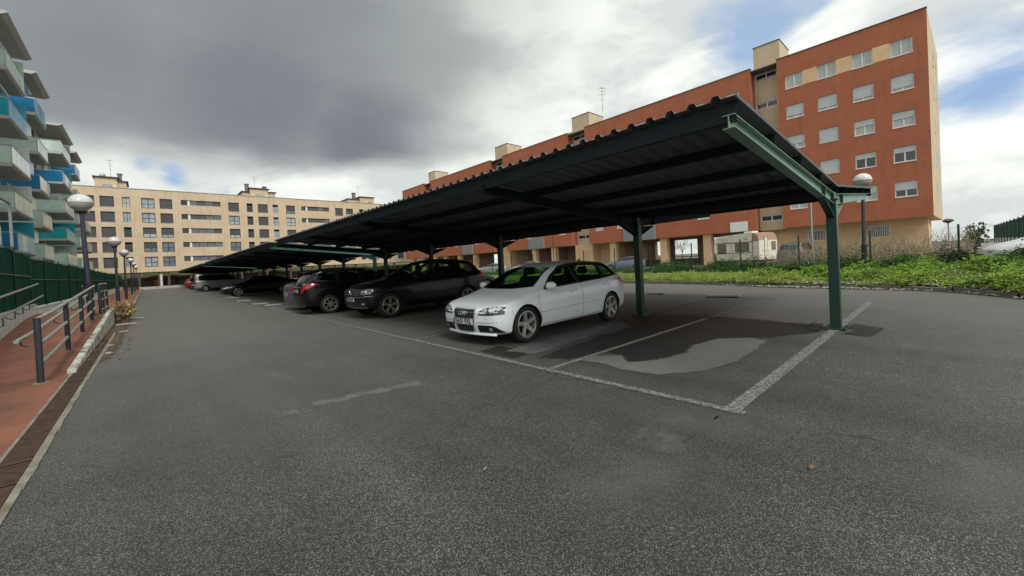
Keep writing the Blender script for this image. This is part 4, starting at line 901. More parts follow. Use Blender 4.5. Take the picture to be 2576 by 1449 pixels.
    @staticmethod
    def rounded(poly, r, n=4):
        out = []
        for i in range(len(poly)):
            p = Vector(poly[i]); a = Vector(poly[i-1]); b_ = Vector(poly[(i+1) % len(poly)])
            ra = min(r, (a-p).length*.45); rb_ = min(r, (b_-p).length*.45); pa = p+(a-p).normalized()*ra; pb = p+(b_-p).normalized()*rb_
            for k in range(n+1): t = k/n; out.append(tuple((1-t)**2*pa+2*t*(1-t)*p+t*t*pb))
        return out
    def seam(s, pts, proj, m=None, r=.0045, name='panel_gap', off=-.001, parent=None):
        P = []
        for (a, b_) in zip(pts, pts[1:]):
            n = max(1, int(math.dist(a, b_)/.06))
            for i in range(n+1):
                h = s.hit(proj, a[0]+(b_[0]-a[0])*i/n, a[1]+(b_[1]-a[1])*i/n)
                if h[0] is not None and (not P or (h[0]-P[-1]).length > .01): P.append(h[0]+h[1]*off)
        if len(P) < 2: return
        b = MB(); b.tube(P, r, 5); return b.build(name, m or M_black, parent or s.t, world=False)
    def wheel(s, x, sg, style):
        R = s.S['rw']; rr = s.S['rim']; wd = .205; y = sg*(s.Wf(x)-.02); k = s.sx; c = (x*k, y-sg*wd if sg > 0 else y, R)
        yo = y; e = -sg
        b = MB(); b.lathe([(rr, e*.015), (rr+.012, e*.004), (R-.035, 0), (R-.012, e*.014), (R, e*.04), (R, e*(wd-.04)), (R-.02, e*wd), (rr, e*wd)], (x*k, yo, R), 'Y', 36)
        t = b.build('wheel', M_tyre, s.t, True, world=False, auto=40)
        b = MB(); b.lathe([(rr+.002, e*.012), (rr-.012, e*.008), (rr-.022, e*.02), (rr-.03, e*.10), (rr-.03, e*.17)], (x*k, yo, R), 'Y', 36)
        P = Vector((x*k, yo, R)); n = style[0]
        for i in range(n):
            a = 2*math.pi*i/n+style[2]
            def q(r_, w_, dy): return (P.x+r_*math.cos(a)-w_*math.sin(a), P.y+e*dy, P.z+r_*math.sin(a)+w_*math.cos(a))
            w0, w1 = style[1]
            if style[3] == 'Y':
                for sd in (-1, 1):
                    def q2(r_, off_, w_, dy):
                        oo = off_*sd+w_; return (P.x+r_*math.cos(a)-oo*math.sin(a), P.y+e*dy, P.z+r_*math.sin(a)+oo*math.cos(a))
                    b.prism([q2(.04, .004, -w0, .03), q2(.04, .004, w0, .03), q2(rr-.02, .036, w1, .018), q2(rr-.02, .036, -w1, .018)], (0, e*.022, 0))
            else:
                b.prism([q(.03, -w0, .034), q(.03, w0, .034), q(rr*.55, w0*.82, .028), q(rr-.018, w1, .014), q(rr-.018, -w1, .014), q(rr*.55, -w0*.82, .028)], (0, e*.03, 0))
        b.lathe([(0, e*.018), (.038, e*.02), (.05, e*.035), (.05, e*.07)], (x*k, yo, R), 'Y', 14)
        b.build('rim', s.S.get('rimm', M_alloy), t, True, world=False, auto=30)
        b = MB(); b.lathe([(0, e*.11), (rr-.03, e*.11)], (x*k, yo, R), 'Y', 24); b.lathe([(0, e*.07), (.12, e*.07), (.12, e*.09), (0, e*.09)], (x*k, yo, R), 'Y', 18); b.build('brake', M_under, t, world=False)
    def plate(s, proj, z, text, cy=0, w_=.52, h=.11):
        p, n = s.hit(proj, cy, z); sg = -1 if proj == 'F' else 1; x = p.x+sg*.018
        b = MB(); b.box(*sorted((x, x+sg*.012)), cy-w_/2, cy+w_/2, z-h/2, z+h/2); o = b.build('license_plate', mat('plate_white', (.62, .63, .62), .4), s.t, world=False)
        b = MB(); yb = cy-sg*(-1)*0; b.box(*sorted((x+sg*.0121, x+sg*.014)), *sorted((cy+sg*-w_/2*-1*(-1 if True else 1), cy+sg*-w_/2*-1*(-1)+sg*.04)), z-h/2+.004, z+h/2-.004); b.build('blue_band', mat('plate_blue', (.02, .05, .30), .4), o, world=False)
        b = MB()
        for (a, b_, c_, d) in ((cy-w_/2, cy+w_/2, z+h/2-.0055, z+h/2), (cy-w_/2, cy+w_/2, z-h/2, z-h/2+.0055)): b.box(*sorted((x+sg*.0122, x+sg*.0142)), a, b_, c_, d)
        b.build('plate_rim', M_black, o, world=False)
        cu = bpy.data.curves.new('txt', 'FONT'); cu.body = text; cu.size = .118; cu.align_x = 'CENTER'; cu.align_y = 'CENTER'; cu.extrude = .001; cu.space_character = 1.05; cu.offset = .0022
        to = bpy.data.objects.new('txt', cu); COL.objects.link(to); me = mesh_eval(to); bpy.data.objects.remove(to)
        mn = min(v.co.x for v in me.vertices); mx = max(v.co.x for v in me.vertices); f = (w_-.085)/(mx-mn)
        cyy = cy+sg*.018
        for v in me.vertices:
            lx = (v.co.x-(mn+mx)/2)*f; v.co = (x+sg*(.0150+v.co.z), cyy+sg*lx, z+v.co.y)
        me.materials.clear(); me.materials.append(M_black); o2 = bpy.data.objects.new('plate_lettering', me); COL.objects.link(o2); o2.parent = o
    def parts(s):
        S = s.S; mir = lambda P: [(-y, z) for y, z in P]
        st = S['style']
        for x in S['ax']:
            for sg in (-1, 1): s.wheel(x, sg, st)
        gm = G_wind if s.detail > 1 else G_dark; go = -.012 if s.detail > 1 else .004
        for nm, P, pj in (('windshield', S['ws'], 'F'), ('rear_window', S['rs'], 'R')):
            s.patch(nm, P, pj, gm if nm == 'windshield' or s.detail > 1 else G_dark, go)
            if s.detail > 1:
                c_ = Vector((sum(p[0] for p in P)/len(P), sum(p[1] for p in P)/len(P))); O = [tuple(c_+(Vector(p)-c_)*1.035) for p in P]; s.patch('window_seal', O, pj, M_black, .003, holes=[P])
        for pj in ('S', 'P'):
            if s.detail > 1:
                for P in S['side']: s.patch('side_window', P, pj, gm, go)
                s.patch('window_seal', S['dlo'], pj, M_black, .003, holes=S['side'])
            else: s.patch('side_window', S['dlo'], pj, G_dark, .004)
            for q in S.get('seams', []): s.seam(q, pj)
            if 'rub' in S: s.seam(S['rub'], pj, s.paint, .014, 'rub_strip', .004)
            for (x, z) in S.get('handles', []):
                p, n = s.hit(pj, x, z)
                if p:
                    b = MB(); sg = -1 if pj == 'S' else 1; b.tube([(p.x-.09, p.y, p.z), (p.x-.06, p.y+sg*.035, p.z+.004), (p.x+.07, p.y+sg*.035, p.z+.008), (p.x+.095, p.y, p.z+.008)], .014, 8); b.build('door_handle', s.paint, s.t, True, world=False)
            # mirror
            x, z = S['mir']; p, n = s.hit(pj, x, z)
            if p:
                sg = -1 if pj == 'S' else 1; y0 = p.y; b = MB(); b.tube([(p.x, y0-sg*.02, z-.01), (p.x-.01, y0+sg*.10, z+.0)], .022, 8); b.build('mirror_arm', M_black, s.t, world=False)
                pr = [(0, -.065), (.05, -.06), (.085, -.03), (.095, .02), (.08, .06), (.05, .078), (.02, .08), (0, .075)]
                b = MB(); cy = y0+sg*.16; rings = []
                for k, t_ in enumerate((-1, -.92, -.6, 0, .5, .8, 1)):
                    sc_ = (1-abs(t_)**3.2*.55); yy = cy+sg*t_*.105; n0 = len(b.v); b.v += [(p.x-.005-q[0]*sc_*1.0+.03, yy, z+.035+q[1]*sc_) for q in pr]; rings.append(n0)
                for a, c_ in zip(rings, rings[1:]):
                    for j in range(8): b.f.append((a+j, a+(j+1) % 8, c_+(j+1) % 8, c_+j)); b.m.append(0)
                b.f.append(tuple(rings[0]+j for j in range(8))); b.f.append(tuple(rings[-1]+j for j in range(8))); b.m += [0, 0]
                b.build('mirror', s.paint, s.t, True, world=False, auto=50)
        for f in S.get('front', []): s.feature(*f)
        if 'fplate' in S: s.plate('F', S['fplate'][0], S['fplate'][1])
        if 'rplate' in S: s.plate('R', S['rplate'][0], S['rplate'][1])
        if S.get('rails'):
            x0, x1, y, m = S['rails']
            for sg in (-1, 1):
                P = []
                for k, x in enumerate(np.linspace(x0, x1, 9)):
                    p, n = s.hit('T', x, sg*y); P.append((p.x, p.y, p.z+(.006 if k in (0, 8) else .035)))
                b = MB(); b.tube(P, .014, 6); b.build('roof_rail', m, s.t, True, world=False)
        if S.get('fin'):
            p, n = s.hit('T', S['fin'], 0); b = MB(); b.prism([(p.x-.07, -.012, p.z-.01), (p.x+.05, -.012, p.z-.01), (p.x+.05, -.012, p.z+.045), (p.x+.02, -.012, p.z+.05)], (0, .024, 0)); b.build('roof_aerial', M_black, s.t, world=False)
        if s.detail > 1:
            k = s.sx
            def rb_(x, y, w_, h, z, hr=True):
                b = MB(); b.prism([(x*k, y-w_/2, z), ((x+.02)*k, y-w_/2, z+h*.5), ((x+.14)*k, y-w_/2, z+h), ((x+.24)*k, y-w_/2, z+h), ((x+.16)*k, y-w_/2, z)], (0, w_, 0)); b.box((x-.42)*k, (x+.1)*k, y-w_/2, y+w_/2, z-.12, z+.05)
                o = b.build('seat', M_interior, s.t, world=False)
                b = MB(); b.lathe([(0, -.08), (.09, -.07), (.12, 0), (.09, .08), (0, .09)], ((x+.2)*k, y, z+h+.11), 'Z', 10); b.build('headrest', M_interior, o, True, world=False)
            x0 = S['seatx']
            for y in (-.36, .36): rb_(x0, y, .48, .52, .56)
            for y in (-.36, .36): rb_(x0+.88, y, .56, .46, .58)
            cx_ = S['cabin'][0]; b = MB(); b.prism([((cx_+.02)*k, -.66, .6), ((cx_+.02)*k, -.66, ZSv(s, cx_)-.0), ((cx_+.38)*k, -.66, ZSv(s, cx_)-.02), ((cx_+.55)*k, -.66, ZSv(s, cx_)-.12), ((cx_+.5)*k, -.66, .6)], (0, 1.32, 0)); b.build('dashboard', M_interior, s.t, world=False)
            b = MB(); P = [((cx_+.62)*k+.05*math.sin(a), .36*S.get('drv', -1)+.18*math.cos(a), ZSv(s, cx_)-.04+.17*math.sin(a)) for a in np.linspace(0, 2*math.pi, 17)]; b.tube(P, .014, 6, cap=False); b.build('steering_wheel', M_black, s.t, world=False)
            p, n = s.hit('F', 0, max(z for _, z in S['ws'])-.02); b = MB(); b.box(p.x+.10, p.x+.13, -.12, .12, p.z-.075, p.z-.01); b.build('rear_view_mirror', M_black, s.t, world=False)
    def feature(s, name, poly, proj, m, off=.004, rd=0, both=True, parent=None, label=None):
        M_ = m
        for sg in ((1, -1) if both else (1,)):
            P = [(sg*y, z) for y, z in poly]; o = s.patch(name, P, proj, M_, off, round_=rd, cell=.035)
def ZSv(s, x): return interp(s.S['ZS'])(x)

# ------------------------------------------------------------------ car shapes (x = metres back from the nose)
HATCH = dict(L=4.29, xs=[.10, .15, .28, .50, .75, 1.0, 1.2, 1.45, 1.75, 2.05, 2.4, 2.8, 3.2, 3.6, 3.88, 4.05, 4.15, 4.22],
    W=[(.10, .64), (.15, .75), (.28, .83), (.5, .87), (1, .885), (3.4, .888), (3.88, .865), (4.1, .80), (4.22, .70)], ZB=[(.1, .20), (.5, .17), (3.7, .19), (4.22, .27)],
    ZS=[(.1, .60), (.28, .69), (.75, .80), (1.2, .88), (2, .915), (3.2, .965), (3.9, 1.0), (4.22, .98)],
    TOP=[(.1, .685), (.28, .765), (.75, .885), (1.2, .975), (1.32, 1.01), (1.75, 1.235), (2.05, 1.355), (2.4, 1.41), (2.8, 1.425), (3.4, 1.40), (3.88, 1.335), (4.05, 1.24), (4.22, 1.08)],
    GR=[(1.2, .62), (2.05, .575), (3.2, .565), (4.0, .53), (4.22, .5)], nose=[(.2, .06), (.33, -.01), (.5, -.03), (.62, .0), (.7, .05)], tail=[(.2, .05), (.5, -.04), (.8, .0), (1.0, .04), (1.3, .12)],
    ax=[.87, 3.45], rw=.315, rim=.232, cabin=[1.34, 1.6, 2.05, 2.8, 3.4, 3.85, 4.03], seatx=2.2,
    ws=[(-.665, 1.025), (-.35, 1.005), (.35, 1.005), (.665, 1.025), (.525, 1.335), (.3, 1.355), (-.3, 1.355), (-.525, 1.335)], wsx=(.9, 2.3),
    rs=[(-.53, 1.06), (.53, 1.06), (.48, 1.27), (-.48, 1.27)], rsx=(3.8, 4.6),
    dlo=[(1.45, .955), (1.80, 1.17), (2.13, 1.315), (2.5, 1.345), (3.0, 1.345), (3.45, 1.32), (3.78, 1.255), (3.90, 1.12), (3.86, 1.075), (3.3, 1.035), (2.4, .985)],
    side=[[(1.66, .995), (1.87, 1.15), (2.15, 1.285), (2.54, 1.312), (2.57, 1.012)], [(2.63, 1.016), (2.61, 1.316), (3.0, 1.315), (3.32, 1.296), (3.30, 1.052)], [(3.38, 1.058), (3.40, 1.285), (3.70, 1.225), (3.80, 1.10)]],
    seams=[[(1.36, .93), (1.33, .70), (1.38, .30)], [(2.59, 1.0), (2.58, .6), (2.55, .26)], [(3.34, 1.03), (3.42, .80), (3.22, .62), (3.10, .40), (3.06, .27)], [(1.38, .27), (3.06, .27)], [(.50, .60), (.56, .50)]],
    rub=[(1.42, .50), (3.10, .53)], handles=[(2.36, .865), (3.26, .90)], mir=(1.60, .965), style=(5, .034, .4, 'I'), drv=-1)
HATCH['style'] = (5, (.034, .026), .45, 'I')
SUV = dict(L=4.49, xs=[.10, .16, .28, .50, .75, 1.0, 1.2, 1.45, 1.75, 2.05, 2.4, 2.8, 3.3, 3.8, 4.1, 4.25, 4.36, 4.42],
    W=[(.10, .70), (.16, .80), (.28, .88), (.5, .91), (1, .92), (3.6, .92), (4.1, .90), (4.3, .83), (4.42, .74)], ZB=[(.1, .30), (.5, .24), (3.9, .25), (4.42, .36)],
    ZS=[(.1, .78), (.28, .86), (.75, .95), (1.2, 1.0), (2, 1.03), (3.2, 1.06), (4.1, 1.10), (4.42, 1.05)],
    TOP=[(.1, .88), (.28, .97), (.75, 1.06), (1.15, 1.11), (1.28, 1.14), (1.75, 1.40), (2.1, 1.57), (2.5, 1.645), (2.9, 1.66), (3.6, 1.63), (4.05, 1.57), (4.25, 1.38), (4.42, 1.14)],
    GR=[(1.2, .64), (2.1, .60), (3.6, .585), (4.2, .55), (4.42, .5)], nose=[(.3, .08), (.42, -.01), (.65, -.03), (.8, .0), (.9, .04)], tail=[(.3, .06), (.6, -.04), (.95, .0), (1.2, .04), (1.5, .08)],
    ax=[.80, 3.55], rw=.355, rim=.25, cabin=[1.32, 1.6, 2.1, 2.9, 3.6, 4.0, 4.2], seatx=2.25,
    ws=[(-.67, 1.165), (.67, 1.165), (.55, 1.53), (.3, 1.56), (-.3, 1.56), (-.55, 1.53)], wsx=(.9, 2.35),
    rs=[(-.56, 1.18), (.56, 1.18), (.50, 1.45), (-.50, 1.45)], rsx=(3.95, 4.8),
    dlo=[(1.45, 1.06), (1.8, 1.30), (2.15, 1.485), (2.6, 1.55), (3.5, 1.54), (3.95, 1.46), (4.10, 1.28), (4.0, 1.17), (2.4, 1.09)],
    side=[[(1.66, 1.11), (1.87, 1.28), (2.18, 1.45), (2.54, 1.515), (2.58, 1.12)], [(2.66, 1.125), (2.63, 1.52), (3.28, 1.52), (3.36, 1.155)], [(3.46, 1.165), (3.42, 1.51), (3.86, 1.44), (3.98, 1.22)]],
    seams=[[(1.38, 1.03), (1.36, .75), (1.40, .38)], [(2.62, 1.1), (2.60, .7), (2.58, .38)], [(3.41, 1.14), (3.46, .85), (3.25, .66), (3.16, .4)]], handles=[(2.42, .99), (3.26, 1.0)], mir=(1.58, 1.09), style=(5, (.016, .020), .3, 'Y'), rails=(2.2, 3.9, .60, M_black))
HATCH0 = dict(HATCH)
ESTATE = dict(HATCH0); ESTATE.update(L=4.50, xs=[.10, .15, .28, .50, .75, 1.0, 1.2, 1.45, 1.75, 2.05, 2.4, 2.8, 3.3, 3.75, 4.1, 4.26, 4.36, 4.42],
    W=[(.10, .64), (.15, .75), (.28, .84), (.5, .885), (1, .90), (3.6, .90), (4.05, .88), (4.3, .83), (4.42, .74)], ZB=[(.1, .22), (.5, .18), (3.9, .20), (4.42, .30)],
    ZS=[(.1, .62), (.28, .71), (.75, .83), (1.2, .93), (2, .96), (3.2, .985), (4.1, 1.02), (4.42, 1.0)],
    TOP=[(.1, .70), (.28, .79), (.75, .93), (1.1, 1.03), (1.25, 1.08), (1.75, 1.33), (2.1, 1.47), (2.5, 1.53), (2.9, 1.545), (3.6, 1.53), (4.05, 1.48), (4.2, 1.40), (4.42, 1.10)],
    GR=[(1.2, .64), (2.1, .59), (3.6, .575), (4.2, .55), (4.42, .5)], tail=[(.2, .07), (.5, -.05), (.8, -.02), (.95, .03), (1.05, .05), (1.5, .10)],
    ax=[.92, 3.68], rw=.32, rim=.225, cabin=[1.30, 1.6, 2.1, 2.9, 3.6, 4.0, 4.2], seatx=2.2,
    ws=[(-.66, 1.10), (.66, 1.10), (.54, 1.44), (.3, 1.46), (-.3, 1.46), (-.54, 1.44)], wsx=(.9, 2.3), rs=[(-.60, 1.07), (-.3, 1.04), (.3, 1.04), (.60, 1.07), (.52, 1.39), (-.52, 1.39)], rsx=(4.02, 4.8),
    dlo=[(1.40, 1.01), (1.8, 1.26), (2.15, 1.41), (2.6, 1.45), (3.5, 1.44), (4.0, 1.38), (4.14, 1.15), (4.05, 1.09), (2.4, 1.03)],
    side=[[(1.62, 1.05), (1.87, 1.22), (2.18, 1.375), (2.54, 1.415), (2.58, 1.06)], [(2.66, 1.065), (2.63, 1.42), (3.28, 1.41), (3.34, 1.09)], [(3.44, 1.095), (3.40, 1.405), (3.92, 1.35), (4.04, 1.14)]],
    seams=[[(1.38, .95), (1.36, .7), (1.40, .30)], [(2.62, 1.04), (2.60, .7), (2.58, .28)], [(3.38, 1.08), (3.46, .85), (3.28, .66), (3.12, .3)]], handles=[(2.42, .92), (3.26, .95)], mir=(1.56, 1.02), style=(7, (.022, .020), .2, 'I'), rails=(2.15, 4.0, .58, M_chrome))
del ESTATE['rub']
SALOON = dict(HATCH); SALOON.update(L=4.55, xs=[.10, .15, .28, .50, .75, 1.0, 1.2, 1.45, 1.75, 2.05, 2.4, 2.8, 3.2, 3.55, 3.8, 4.1, 4.35, 4.44, 4.5],
    W=[(.10, .64), (.15, .75), (.28, .83), (.5, .87), (1, .885), (3.6, .885), (4.1, .86), (4.4, .78), (4.5, .70)],
    ZS=[(.1, .60), (.28, .69), (.75, .80), (1.2, .88), (2, .915), (3.2, .95), (3.9, .97), (4.5, .93)], ZB=[(.1, .20), (.5, .17), (3.9, .19), (4.5, .28)],
    TOP=[(.1, .685), (.28, .765), (.75, .885), (1.2, .975), (1.32, 1.01), (1.75, 1.23), (2.1, 1.36), (2.5, 1.42), (2.9, 1.41), (3.3, 1.33), (3.6, 1.20), (3.85, 1.08), (4.1, 1.05), (4.4, 1.03), (4.5, .99)],
    GR=[(1.2, .62), (2.05, .575), (3.2, .56), (3.7, .56), (4.5, .5)], ax=[.87, 3.52], rs=[(-.55, 1.08), (.55, 1.08), (.48, 1.30), (-.48, 1.30)], cabin=[1.34, 1.6, 2.05, 2.8, 3.3, 3.6], rsx=(3.3, 4.0),
    dlo=[(1.45, .955), (1.80, 1.17), (2.13, 1.305), (2.5, 1.34), (3.0, 1.325), (3.35, 1.22), (3.62, 1.08), (3.5, 1.02), (2.4, .985)],
    side=[[(1.66, .995), (1.87, 1.15), (2.15, 1.28), (2.54, 1.31), (2.57, 1.012)], [(2.63, 1.016), (2.61, 1.31), (3.0, 1.295), (3.3, 1.2), (3.45, 1.06)]],
    seams=[[(1.36, .93), (1.33, .70), (1.38, .30)], [(2.59, 1.0), (2.58, .6), (2.55, .26)], [(3.5, .98), (3.40, .75), (3.15, .5), (3.1, .27)]], handles=[(2.36, .865), (3.26, .88)], style=(9, (.014, .016), .2, 'I'))
del SALOON['rub']
VAN = dict(HATCH); VAN.update(L=4.76, xs=[.08, .14, .28, .50, .75, 1.0, 1.3, 1.7, 2.1, 2.8, 3.5, 4.2, 4.55, 4.64, 4.70],
    W=[(.08, .70), (.14, .82), (.28, .90), (.5, .94), (1, .95), (4.3, .95), (4.6, .92), (4.70, .86)], ZB=[(.1, .28), (.5, .24), (4.2, .26), (4.7, .36)],
    ZS=[(.1, .84), (.28, .92), (.75, 1.02), (1.2, 1.06), (2, 1.08), (4.7, 1.10)], TOP=[(.08, .93), (.28, 1.02), (.75, 1.17), (.95, 1.25), (1.35, 1.58), (1.7, 1.82), (2.1, 1.89), (3.5, 1.90), (4.45, 1.88), (4.62, 1.84), (4.70, 1.76)],
    GR=[(.7, .72), (1.7, .74), (4.5, .76), (4.7, .74)], nose=[(.3, .06), (.6, -.02), (.9, .03)], tail=[(.3, .02), (.5, -.05), (.6, 0), (1.1, .01), (1.8, .09)], bulge=.05, ax=[.85, 3.85], rw=.33, rim=.20,
    ws=[(-.70, 1.22), (.70, 1.22), (.62, 1.70), (-.62, 1.70)], rs=[(-.66, 1.14), (.66, 1.14), (.62, 1.66), (-.62, 1.66)],
    dlo=[(1.15, 1.12), (1.55, 1.52), (1.85, 1.70), (4.35, 1.68), (4.42, 1.18), (2.1, 1.13)], seams=[[(1.2, 1.05), (1.2, .4)], [(2.1, 1.1), (2.1, .4)], [(3.3, 1.1), (3.3, .4)]], handles=[(1.95, 1.0), (3.1, 1.0)], mir=(1.30, 1.14), style=(6, (.03, .04), .2, 'I'))
del VAN['rub']
def paint(name, c, metal=0., rough=.32): return mat(name, c, rough, metal, var=.03, vs=.7, coat=.22, spec=.22)
P_white = mat('white_car_paint', (.80, .84, .88), .30, 0, var=.03, vs=2, coat=.6, dirt=((.34, .32, .27), 3.2, .66, .84)); P_black = paint('black_car_paint', (.003, .003, .004)); P_navy = paint('dark_blue_car_paint', (.004, .005, .009)); P_silver = paint('silver_car_paint', (.36, .38, .40), .5)
P_bluesil = paint('blue_silver_car_paint', (.10, .14, .20), .4); P_grey = paint('grey_car_paint', (.13, .14, .155), .4); P_red = paint('dark_red_car_paint', (.20, .01, .012)); P_brown = paint('grey_van_paint', (.22, .225, .22), .3); P_bluegrey = paint('blue_grey_car_paint', (.15, .18, .24), .4)
M_grille = mat('grille_mesh_black', (.012, .012, .013), .4, var=.5, vs=30, vscale=(1, .2, 5))
HL = [(.36, .535), (.385, .595), (.47, .64), (.64, .665), (.74, .668), (.80, .655), (.81, .55), (.60, .535)]
def rings_badge(car, z, r, n, w_):
    p, _ = car.hit('F', 0, z); x = p.x-.022; b = MB()
    for i in range(n):
        cy = (i-(n-1)/2)*w_
        b.tube([(x, cy+r*math.cos(a), z+r*math.sin(a)) for a in np.linspace(0, 2*math.pi, 21)], .0075, 6, cap=False)
    return b.build('badge', M_chrome, car.t, True, world=False)
def front_hatch(car, full=True):
    G0 = [(-.31, .645), (.31, .645), (.285, .50), (.235, .225), (-.235, .225), (-.285, .50)]
    G1 = [(-.283, .622), (.283, .622), (.262, .50), (.215, .25), (-.215, .25), (-.262, .50)]
    car.patch('grille_frame', G0, 'F', mat('satin_frame', (.50, .52, .54), .3, metal=.4), .006, round_=.05); g = car.patch('grille', G1, 'F', M_grille, .011, round_=.045)
    for z in (.605, .585, .565, .545, .525, .505, .34, .315, .29):
        hw = .262+(z-.5)*.07 if z > .5 else .215+(z-.25)*.19; car.seam([(-hw+.02, z), (hw-.02, z)], 'F', mat('grille_bar', (.05, .05, .055), .3), .0042, 'grille_bar', .013, g)
    for sg in (1, -1):
        h = car.patch('headlight', [(sg*y, z) for y, z in HL], 'F', mat('headlamp_housing', (.045, .05, .055), .15, spec=1), .005, round_=.03, cell=.035)
        for (yy, zz, r) in ((.50, .60, .042), (.63, .625, .05), (.73, .64, .036)):
            car.patch('lamp_reflector', [(sg*(yy+r*math.cos(a)*1.2), zz+r*math.sin(a)*.9) for a in np.linspace(0, 2*math.pi, 15)[:-1]], 'F', M_lensb, .008, parent=h)
        car.seam([(sg*y, z) for y, z in HL+[HL[0]]], 'F', M_black, .004, 'lamp_edge', .003, h)
        f = car.patch('fog_intake', [(sg*y, z) for y, z in [(.335, .235), (.335, .365), (.62, .365), (.70, .34), (.79, .24)]], 'F', M_black, .005, round_=.02)
        car.patch('fog_lamp', [(sg*(.60+.032*math.cos(a)), .30+.030*math.sin(a)) for a in np.linspace(0, 2*math.pi, 13)[:-1]], 'F', M_lensb, .009, parent=f)
        car.seam([(sg*.30, .40), (sg*.52, .405), (sg*.78, .42), (sg*.86, .46)], 'F')
        car.seam([(sg*.31, .69), (sg*.36, .60), (sg*.37, .53)], 'F')
    # front lip
    P = []
    for y in np.linspace(-.66, .66, 25):
        p, n = car.hit('F', y, .225)
        if p: P.append((p.x+.004, p.y, .196))
    b = MB(); b.tube(P, .022, 8); b.build('bumper_lip', car.paint, car.t, True, world=False)
# the white hatchback: a lower roof than the other small cars
def lowered(S, k=.87, z0=.72):
    f = lambda z: z if z < z0 else z0+(z-z0)*k; S = dict(S)
    for q in ('ZS', 'TOP', 'ws', 'rs', 'dlo', 'rub', 'handles'): S[q] = [(a, f(b_)) for a, b_ in S[q]]
    S['side'] = [[(a, f(b_)) for a, b_ in P] for P in S['side']]; S['seams'] = [[(a, f(b_)) for a, b_ in P] for P in S['seams']]; S['mir'] = (S['mir'][0], f(S['mir'][1])); return S
cx_, cy_ = 4.03, 6.02
WH = dict(HATCH); sh_ = lambda P, d: [(x-d*min(max((x-.7)/.5, 0), 1)*min(max((3.3-x)/.8, 0), 1), z) for x, z in P]
def low_(z, x=2): return z-.075*min(max((z-.62)/.2, 0), 1)*min(max((1.25-z)/.2, 0), 1)
for q in ('TOP',): WH[q] = [(x, low_(z)+(.0 if z < 1.2 else .0)) for x, z in sh_(HATCH[q], .22)]
WH['ZS'] = [(x, low_(z) if x > .5 else z) for x, z in HATCH['ZS']]
for q in ('dlo', 'handles', 'rub'): WH[q] = [(x, low_(z) if q != 'rub' else z) for x, z in sh_(HATCH[q], .22)]
WH['side'] = [[(x, low_(z)) for x, z in sh_(P, .22)] for P in HATCH['side']]; WH['seams'] = [[(x, low_(z) if z > .7 else z) for x, z in sh_(P, .16)] for P in HATCH['seams']]
WH['dlo'] = [(x+.15, z) if i < 3 else (x, z) for i, (x, z) in enumerate(WH['dlo'])]; WH['side'][0] = [(x+.15, z) if i < 3 else (x, z) for i, (x, z) in enumerate(WH['side'][0])]
WH['GR'] = sh_(HATCH['GR'], .22); WH['mir'] = (1.42, .90); WH['cabin'] = [1.10, 1.38, 1.83, 2.6, 3.3, 3.8, 4.0]; WH['wsx'] = (.7, 2.1); WH['seatx'] = 2.05
WH['ws'] = [(-.65, .94), (-.35, .915), (.35, .915), (.65, .94), (.50, 1.32), (.3, 1.342), (-.3, 1.342), (-.50, 1.32)]; WH['rs'] = [(-.55, 1.0), (.55, 1.0), (.49, 1.27), (-.49, 1.27)]
WH['TOP'] = [p for p in WH['TOP'] if p[0] < 3.0]+[(3.2, 1.415), (3.6, 1.395), (3.88, 1.335), (4.03, 1.24), (4.15, 1.10), (4.22, .99)]
WH['ZB'] = [(.1, .165), (.5, .16), (3.7, .18), (4.22, .25)]; WH['style'] = (5, (.040, .034), .45, 'I')
gx = lambda x: x-.15*min(max((x-.1)/.5, 0), 1)
lz = lambda z: z-.035*min(max((z-1.0)/.3, 0), 1)
for q in ('W', 'ZB', 'ZS', 'GR', 'rub', 'handles'): WH[q] = [(gx(x), z) for x, z in WH[q]]
for q in ('TOP', 'dlo'): WH[q] = [(gx(x), lz(z)) for x, z in WH[q]]
for q in ('side', 'seams'): WH[q] = [[(gx(x), lz(z)) for x, z in P] for P in WH[q]]
for q in ('xs', 'ax', 'cabin', 'wsx', 'rsx'): WH[q] = [gx(x) for x in WH[q]]
WH['mir'] = (gx(WH['mir'][0]), WH['mir'][1]); WH['seatx'] -= .15; WH['L'] -= .15
WH['W'] = [(WH['W'][0][0], .58), (WH['W'][1][0], .70), (WH['W'][2][0], .805)]+WH['W'][3:]
WH['ws'] = [(y, z if z < 1 else z-.062) for y, z in WH['ws']]; WH['rs'] = [(y, lz(z)) for y, z in WH['rs']]
white = Car(dict(WH, fplate=(.42, '5655 FXL'), rplate=(.8, '5655 FXL'), fin=3.35, rimm=mat('bronze_grey_alloy', (.42, .395, .37), .35, metal=.45, var=.25, vs=12), rails=(2.0, 3.6, .565, M_black)), P_white,
            'white five door hatchback with four ring badge, parked facing the lane under the nearest carport', 'car', (4.04, 5.79, 0), rad(2.3), 'cars under the carports', sx=1.05)
front_hatch(white); rings_badge(white, .562, .036, 4, .052)
for (y, z, l_) in ((-.52, .47, .02), (-.34, .49, .012)): white.seam([(y, z-l_), (y+.008, z+l_)], 'F', M_black, .005, 'paint_chip', 0)
for sg in 'SP': white.patch('sill_trim', [(1.25, .20), (2.9, .20), (2.9, .245), (1.25, .245)], sg, mat('dirty_sill', (.22, .21, .19), .7, var=.3, vs=9), .003)
def taillights(car, P, m=M_tail, extra=None):
    for sg in (1, -1):
        o = car.patch('taillight', [(sg*y, z) for y, z in P], 'R', m, .005, round_=.02, cell=.035)
        if extra: car.patch('lamp_lens', [(sg*y, z) for y, z in extra], 'R', M_lensb, .008, parent=o)
taillights(white, [(.56, .78), (.56, .92), (.82, .96), (.84, .82)])
